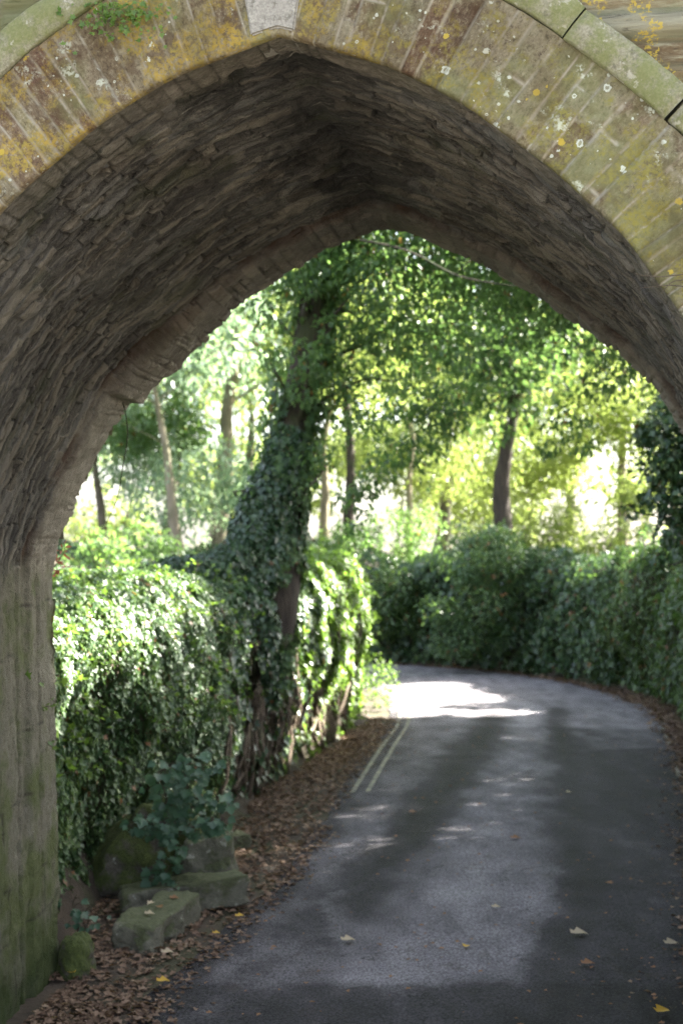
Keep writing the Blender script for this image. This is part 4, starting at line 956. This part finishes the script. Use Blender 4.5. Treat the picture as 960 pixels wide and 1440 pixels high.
# far-off wood
r = np.random.default_rng(99); n = 250; ang = r.uniform(-32, 32, n); D = r.uniform(66, 96, n); zz = 2+r.random(n)**.8*15; k_ = (ang > -1) | (r.random(n) < .45); ang, D, zz = ang[k_], D[k_], zz[k_]; n = len(D)
cc = [(np.array([D[i]*math.sin(rad(ang[i])), D[i]*math.cos(rad(ang[i])), zz[i]]), (r.uniform(1.6, 3.0),)*2+(r.uniform(1.2, 2.2),)) for i in range(n)]
o = blob_leaves(cc, 24, .42, OVAL, M['crown_yellow'], 'woods', None, 98, beams=False); tag(o, 'far-off pale green woodland closing the view', 'woods', kind='stuff')

# undergrowth on the banks
def scatter_ground(n, x0, x1, y0, y1, seed, cond):
    r = np.random.default_rng(seed); x = r.uniform(x0, x1, n); y = r.uniform(y0, y1, n); k_ = cond(x, y); return x[k_], y[k_], r
x, y, r = scatter_ground(26000, -16, 14, 10.5, 60, 110, lambda x, y: (~inside(cor, x, y)) & (np.minimum(dist_line(wl, x, y), dist_line(wr, x, y)) > .5))
n = len(x); p = np.stack([x, y, 1.98+r.random(n)**2*.45+.1*fbm(n3(x*.8, y*.8, 0), 2, 4)], -1)
o = leaves('undergrowth', p, rvec(n, r)*.6+np.array([0, 0, 1.]), rvec(n, r)+np.array([0, 0, .4]), r.uniform(.10, .24, n), OVAL, M['crown_mid']); tag(o, 'low green undergrowth covering the banks above the walls', 'undergrowth', kind='stuff')
# bright weeds at the foot of the wall end
cl = [(P(a, b, c), (d, d, e)) for a, b, c, d, e in ((515, 970, 24.4, .28, .2), (535, 985, 25, .22, .16), (500, 1005, 22.8, .22, .14), (525, 940, 25.3, .25, .3), (548, 965, 25.8, .2, .14), (470, 1035, 21.4, .14, .08), (545, 945, 27, .2, .2))]
o = blob_leaves(cl, 520, .07, OVAL, M['ivy_bright'], 'weeds', None, 111, droop=-.2); tag(o, 'bright sunlit weeds at the foot of the ivy wall where it bends away', 'weeds', kind='stuff')
# rim sprays along the wall end
cl = [(P(a, b, c), (d, d, d)) for a, b, c, d in ((452, 800, 21.5, .12), (475, 805, 22.4, .14), (492, 822, 23.4, .15), (503, 845, 24, .15), (510, 870, 24.3, .14), (513, 900, 24.4, .12))]
blob_leaves(cl, 900, .075, OVAL, M['ivy_bright'], 'ivy_sprays', left_wall, 112)

# ------------------------------------------------------------------ LEAF LITTER
def litter(n, region, seed, size, name, label, mat=None):
    r = np.random.default_rng(seed); x, y = region(r, n); n = len(x)
    lump = .5+.5*fbm(n3(x*2, y*2, 0), 3, seed); k_ = r.random(n) < .25+1.5*lump.clip(0, 1)**1.5; x, y, lump = x[k_], y[k_], lump[k_]; n = len(x)
    z = .012+r.random(n)**1.5*.05*lump.clip(.1, 1.2)
    nv = rvec(n, r)*.42+np.array([0, 0, 1.]); a = r.uniform(0, 2*np.pi, n); tip = np.stack([np.cos(a), np.sin(a), r.normal(0, .15, n)], -1)
    o = leaves(name, np.stack([x, y, z], -1), nv, tip, size*r.uniform(.5, 1.35, n), DRY, mat or M['litter']); tag(o, label, 'leaf litter', kind='stuff'); return o
def reg_left(r, n):
    y = 7.6+(24-7.6)*r.random(n)**1.15; a = np.interp(y, wl[:450, 1], wl[:450, 0])+.02; a = np.where(y < 9.7, -.264+sT*(y-6)-2.15, a); b = np.interp(y, el[:900, 1], el[:900, 0])
    f = r.random(n); x = a+(b-a+.10)*f*np.where(y > 15, .86, 1)+np.abs(r.normal(0, .12, n))*(f > .8); return x, y
litter(18000, reg_left, 120, .05, 'leaf_litter', 'thick brown fallen leaves along the foot of the ivy wall')
def reg_right(r, n):
    y = 8.0+(29-8.0)*r.random(n)**1.1; a = np.interp(y, er[:850, 1], er[:850, 0]); b = np.interp(y, wr[:400, 1], wr[:400, 0]); b = np.where(y < 9.7, np.maximum(b*0, .28+2.25), b)
    x = b-(b-a+.05)*r.random(n)-np.abs(r.normal(0, .22, n))*(r.random(n) < .4); return x, y
litter(7000, reg_right, 121, .05, 'leaf_litter', 'brown fallen leaves along the foot of the right bank')
def reg_far(r, n):
    i = r.integers(560, 1050, n); x = er[i, 0]; y = er[i, 1]; return x+r.normal(0, .12, n)-.0, y+r.normal(0, .15, n)+.1
litter(2200, reg_far, 122, .09, 'leaf_litter', 'thin line of brown leaves edging the far side of the bend')
def reg_road(r, n):
    i = r.integers(300, 720, n); f = r.random(n); p = el[i]*(1-f)[:, None]+er[i]*f[:, None]; return p[:, 0], p[:, 1]
rr_ = np.random.default_rng(123)
x, y = reg_road(rr_, 420)
n = len(x); nv = rvec(n, rr_)*.3+np.array([0, 0, 1.]); a = rr_.uniform(0, 6.28, n)
o = leaves('leaf_crumbs', np.stack([x, y, np.full(n, .052)], -1), nv, np.stack([np.cos(a), np.sin(a), 0*a], -1), rr_.uniform(.012, .045, n), DRY, M['litter_brown']); tag(o, 'small broken leaf bits scattered over the lane', 'leaf litter', kind='stuff')

# single leaves one can pick out
def one_leaf(px, py, mat, size, rot, label, group=None):
    g_ = G(px, py); p = np.array([[g_[0], g_[1], .062]])
    o = leaves('fallen_leaf', p, np.array([[.08, -.12, 1.]]), np.array([[math.cos(rot), math.sin(rot), .03]]), np.array([size*.85]), DRY, M[mat])
    tag(o, label, 'leaf', group); return o
gy = 'yellow leaves lying on the lane'; gb = 'dry leaves lying on the lane'
one_leaf(652, 1340, 'litter_yellow', .085, 1.2, 'yellow leaf alone on the pale asphalt patch', gy)
one_leaf(575, 1148, 'litter_brown', .10, .3, 'small brown leaf on the dark wheel track', gb)
one_leaf(717, 1185, 'litter_brown', .13, .2, 'brown curled leaf in the middle of the lane', gb)
one_leaf(800, 1320, 'litter_pale', .16, .1, 'long pale leaf on dark asphalt below the pale patch', gb)
one_leaf(815, 1363, 'litter_brown', .12, .2, 'brown leaf on the darkest asphalt near the bottom', gb)
one_leaf(690, 1283, 'litter_pale', .09, .2, 'pale leaf on the upper pale asphalt patch', gb)
one_leaf(858, 1250, 'litter_brown', .10, 2.2, 'brown leaf near the right hand leaf litter', gb)
one_leaf(480, 1330, 'litter_pale', .13, .3, 'pale narrow leaf left of the pale asphalt patch', gb)
one_leaf(920, 1432, 'litter_yellow', .14, .7, 'yellow leaf at the very bottom right of the lane', gy)
one_leaf(932, 1335, 'litter_pale', .14, .4, 'large greyish leaf at the right edge of the lane', gb)
one_leaf(222, 1388, 'litter_yellow', .11, .2, 'yellow leaf in the litter between pier and lane', gy)
one_leaf(108, 1376, 'litter_yellow', .09, 2.8, 'yellow leaf at the foot of the left pier', gy)
one_leaf(332, 1296, 'litter_yellow', .09, .3, 'yellow leaf in the litter beside the long stone slab', gy)
one_leaf(300, 1320, 'litter_yellow', .07, .1, 'small yellow leaf in front of the stone block', gy)
one_leaf(228, 1347, 'litter_pale', .11, .1, 'pale leaf just in front of the stone block', gb)
one_leaf(795, 1120, 'litter_pale', .09, .6, 'tiny pale leaf far along the middle of the lane', gb)

for k_, (x_, y_) in enumerate(((-1.46, 10.62), (-1.36, 10.78), (-1.44, 10.95), (-1.33, 11.08))):
    o = leaves('fallen_leaf', np.array([[x_, y_, .232]]), np.array([[.1, -.2, 1.]]), np.array([[math.cos(k_*2.1), math.sin(k_*2.1), .05]]), np.array([.075]), DRY, M['litter_brown' if k_ % 2 else 'litter_pale'])
    tag(o, 'dry leaf resting on top of the squared stone block', 'leaf', 'leaves on the stone block')
# ------------------------------------------------------------------ STONES
def stone(name, label, dims, loc, rot, seed, mat, amp=.10, group=None, cat='stone', bend=0, taper=0, sub=28):
    bm = bmesh.new(); bmesh.ops.create_cube(bm, size=2); bmesh.ops.subdivide_edges(bm, edges=bm.edges[:], cuts=sub, use_grid_fill=True)
    bm.verts.ensure_lookup_table(); p = np.array([v.co[:] for v in bm.verts])
    pw = 14 if taper < .1 else (4.5 if taper < .38 else 2.8)
    p = p/((np.abs(p)**pw).sum(1)**(1/pw))[:, None]*.5*np.array(dims)
    s = min(dims)
    nz = fbm(p/s*1.3+seed, 3, seed)*1.6; nz2 = fbm(p/s*5+seed, 4, seed+1)
    dirn = p/(np.linalg.norm(p, axis=1)[:, None]+1e-6)
    p = p+dirn*((nz*amp+nz2*amp*.5)*s)[:, None]
    p[:, 1] += bend*(p[:, 0]/dims[0])**2*4*dims[1]
    if taper: p[:, 0] *= 1-taper*(p[:, 2]/dims[2]+.5); p[:, 1] *= 1-taper*.6*(p[:, 2]/dims[2]+.5)
    for v, q in zip(bm.verts, p): v.co = q
    for f in bm.faces: f.smooth = True
    me = bpy.data.meshes.new(name); bm.to_mesh(me); bm.free(); me.materials.append(mat)
    o = bpy.data.objects.new(name, me); C.objects.link(o); o.location = loc; o.rotation_euler = [rad(a) for a in rot]
    tag(o, label, cat, group); return o
gs = 'stones beside the ivy wall'
stone('stone_block', 'squared grey stone block lying nearest the camera in the leaf litter', (.33, .92, .26), (-1.40, 10.85, .09), (2, 3, -14), 5, M['rock'], .2, gs)
stone('stone_slab', 'long low grey stone slab behind the block, pointing at the road', (1.02, .30, .24), (-1.28, 11.65, .12), (0, -5, 14), 9, M['rock'], .22, gs, bend=-.1)
stone('mossy_boulder', 'large mossy boulder leaning on the ivy wall under maple leaves', (1.05, .6, .85), (-1.55, 12.35, .30), (-6, 10, 12), 14, M['rock_moss'], .22, gs, taper=.35)
stone('upright_stone', 'upright brown stone with a pale corner at the right of the mossy boulder', (.52, .34, .50), (-1.13, 12.1, .26), (0, -6, 5), 17, M['rock'], .16, gs, taper=.15)
stone('foot_stone', 'rounded stone against the foot of the left pier', (.30, .42, .42), (-1.84, 9.95, .08), (0, 0, -10), 22, M['rock_moss'], .2, gs, taper=.4)
stone('small_stone', 'small stone half buried behind the boulder at the wall foot', (.18, .2, .16), (-1.02, 13.9, .07), (0, 0, 30), 25, M['rock'], .2, gs)

# maple sapling over the boulder
def sapling(label, stems, nleaf, size, seed, name='maple_sapling', mat='sapling'):
    t = empty(name); tag(t, label, 'sapling', None); r = np.random.default_rng(seed); bg = Bag(); pp = []; tips = []
    for s in stems:
        c = catmull(np.asarray(s, float), 12); bg.add(*tube(c, np.linspace(.010, .003, 12), 5, 16)); 
        for j in range(nleaf):
            i = r.integers(3, 12); b = c[i]; v = rvec(1, r)[0]; v[1] = -abs(v[1])*.8; v[2] *= .5; e = b+v*r.uniform(.06, .16)
            bg.add(*tube(np.array([b, (b+e)/2+[0, 0, .01], e]), [.0028, .0022, .002], 4, 4)); pp.append(e); tips.append(v+np.array([0, 0, -.55]))
    bg.build('stems', M['twig'], t, True); pp = np.array(pp); tips = np.array(tips); n = len(pp)
    nv = np.array([.25, -.65, .8])+rvec(n, r)*.4
    leaves('leaves', pp, nv, tips, size*r.uniform(.6, 1.3, n), MAPLE, M[mat], t); return t
sapling('young maple with lobed leaves spilling over the mossy boulder', [
    [P(235, 1175, 11.95), P(245, 1120, 11.9), P(270, 1085, 11.85), P(295, 1070, 11.8)], [P(240, 1170, 11.9), P(275, 1130, 11.8), P(305, 1120, 11.7), P(318, 1125, 11.65)],
    [P(240, 1170, 11.9), P(280, 1160, 11.7), P(310, 1150, 11.6), P(322, 1165, 11.6)], [P(235, 1180, 11.85), P(235, 1120, 11.8), P(225, 1090, 11.75), P(240, 1075, 11.7)],
    [P(240, 1170, 11.8), P(250, 1190, 11.6), P(240, 1215, 11.6), P(230, 1240, 11.6)], [P(245, 1160, 11.8), P(265, 1110, 11.75), P(260, 1080, 11.7), P(275, 1060, 11.7)],
    [P(245, 1165, 11.8), P(215, 1160, 11.6), P(205, 1150, 11.6), P(198, 1155, 11.6)]], 46, .07, 130)
sapling('small bluish seedling growing between the left pier and the stones', [
    [P(112, 1320, 10.5), P(112, 1290, 10.5), P(105, 1270, 10.5), P(110, 1255, 10.5)], [P(112, 1320, 10.5), P(128, 1290, 10.6), P(122, 1280, 10.6), P(130, 1270, 10.6)]], 10, .055, 131, 'seedling')

# pennywort-like green leaves on the ring, upper left
r = np.random.default_rng(140); n = 190; px = r.normal(168, 32, n); py = np.abs(r.normal(0, 26, n))-4+np.abs(px-170)*.05; a = (px-480)/F
p = np.array([P(px[i], py[i], 6.02-0.04+.0) for i in range(n)]); p[:, 1] = 6.0-(p[:, 0]+.264)*math.tan(TH)*1.0-.05-r.random(n)*.03
p[:, 0] = a*p[:, 1]; p[:, 2] = H0+(760-py)/F*p[:, 1]
plant = empty('wall_plant'); tag(plant, 'small bright green creeper rooted on the arch ring left of the keystone', 'plant')
leaves('leaves', p, rvec(n, r)*.4+np.array([0, -1, .5]), rvec(n, r)*.8+np.array([0, -.2, -.6]), r.uniform(.012, .030, n), IVY, M['ivy_bright'], plant)
# hanging root and twigs
bg = Bag(); pts = [P(170, 556, 9.7), P(177, 585, 9.7), P(179, 615, 9.7), P(173, 655, 9.7), P(165, 700, 9.7), P(150, 736, 9.7)]
bg.add(*tube(pts, [.004, .004, .004, .0035, .003, .002], 5, 30)); o = bg.build('hanging_root', M['bark_dark'], None, True); tag(o, 'thin dark root dangling from the far edge of the arch', 'root')
bg = Bag()
for s in ([(965, 384), (925, 388), (893, 384)], [(965, 402), (940, 400), (900, 404)], [(962, 392), (945, 396), (930, 412)]):
    bg.add(*tube([P(a, b, 5.62) for a, b in s], [.003, .002, .001], 5, 12))
o = bg.build('dry_twig', M['twig'], None, True); tag(o, 'bare reddish twigs poking out of the ring at the right', 'twig')
# reddish sprig by the pier
bg = Bag(); bg.add(*tube([P(66, 808, 10.1), P(76, 798, 10.1), P(90, 778, 10.1), P(92, 762, 10.1)], [.005, .004, .003, .002], 5, 14)); sp = empty('red_sprig'); tag(sp, 'little red leaved sprig beside the far corner of the left pier', 'sprig')
bg.build('stem', M['twig'], sp, True); r = np.random.default_rng(150); n = 26
p = np.array([P(r.uniform(72, 95), r.uniform(762, 812), 10.1) for _ in range(n)]); leaves('leaves', p, rvec(n, r)+np.array([0, -.6, .4]), rvec(n, r), r.uniform(.03, .05, n), OVAL, M['red_leaf'], sp)
# branch showing across the top of the opening
bg = Bag(); bg.add(*tube([P(505, 335, 16.5), P(575, 352, 16.4), P(640, 385, 16.4), P(700, 398, 16.4), P(745, 402, 16.4)], [.014, .012, .011, .009, .006], 7, 30, .1, 3)); bg.add(*tube([P(640, 385, 16.4), P(680, 350, 16.5), P(720, 330, 16.6)], [.008, .006, .004], 5, 12)); bg.build('low_bough', M['bark_dark'], tr_a, True)

# ------------------------------------------------------------------ LIGHT, SKY, CAMERA
w_ = bpy.data.worlds.new('World'); scn.world = w_; w_.use_nodes = True; nt = w_.node_tree; nt.nodes.clear(); n = N(nt)
sky = n('TexSky', sky_type='NISHITA', sun_disc=False, sun_elevation=SUN_EL, sun_rotation=SUN_AZ, air_density=1.0, dust_density=2.5, ozone_density=1.0)
hs = n('HueSaturation', {'Saturation': .55, 'Color': sky.outputs[0]})
bgn = n('Background', {'Color': hs.outputs[0], 'Strength': .075}); wo = n('OutputWorld'); nt.links.new(bgn.outputs[0], wo.inputs[0])
ld = bpy.data.lights.new('sun', 'SUN'); ld.energy = 5.0; ld.angle = rad(.55); ld.color = (1, .95, .85)
lo = bpy.data.objects.new('sun', ld); C.objects.link(lo); lo.rotation_euler = Vector((-SUN).tolist()).to_track_quat('-Z', 'Y').to_euler(); lo.location = (20, 20, 30)
cam = bpy.data.cameras.new('camera'); co = bpy.data.objects.new('camera', cam); C.objects.link(co); scn.camera = co
co.location = (0, 0, H0); co.rotation_euler = (rad(90)+math.atan(40/F), 0, 0)
cam.sensor_fit = 'VERTICAL'; cam.sensor_height = 36; cam.sensor_width = 24; cam.lens = 50; cam.clip_end = 2000; cam.clip_start = .05
cam.dof.use_dof = True; cam.dof.focus_distance = 6.4; cam.dof.aperture_fstop = 2.35
scn.render.engine = 'CYCLES'; cy = scn.cycles
cy.use_denoising = True; cy.denoising_prefilter = 'NONE'; cy.denoising_input_passes = 'RGB_ALBEDO_NORMAL'; cy.max_bounces = 7; cy.diffuse_bounces = 4; cy.glossy_bounces = 2; cy.transmission_bounces = 4; cy.transparent_max_bounces = 4
cy.sample_clamp_indirect = 6; cy.caustics_reflective = False; cy.caustics_refractive = False
vs = scn.view_settings; vs.view_transform = 'Standard'; vs.look = 'None'; vs.exposure = 3.6; vs.gamma = 1
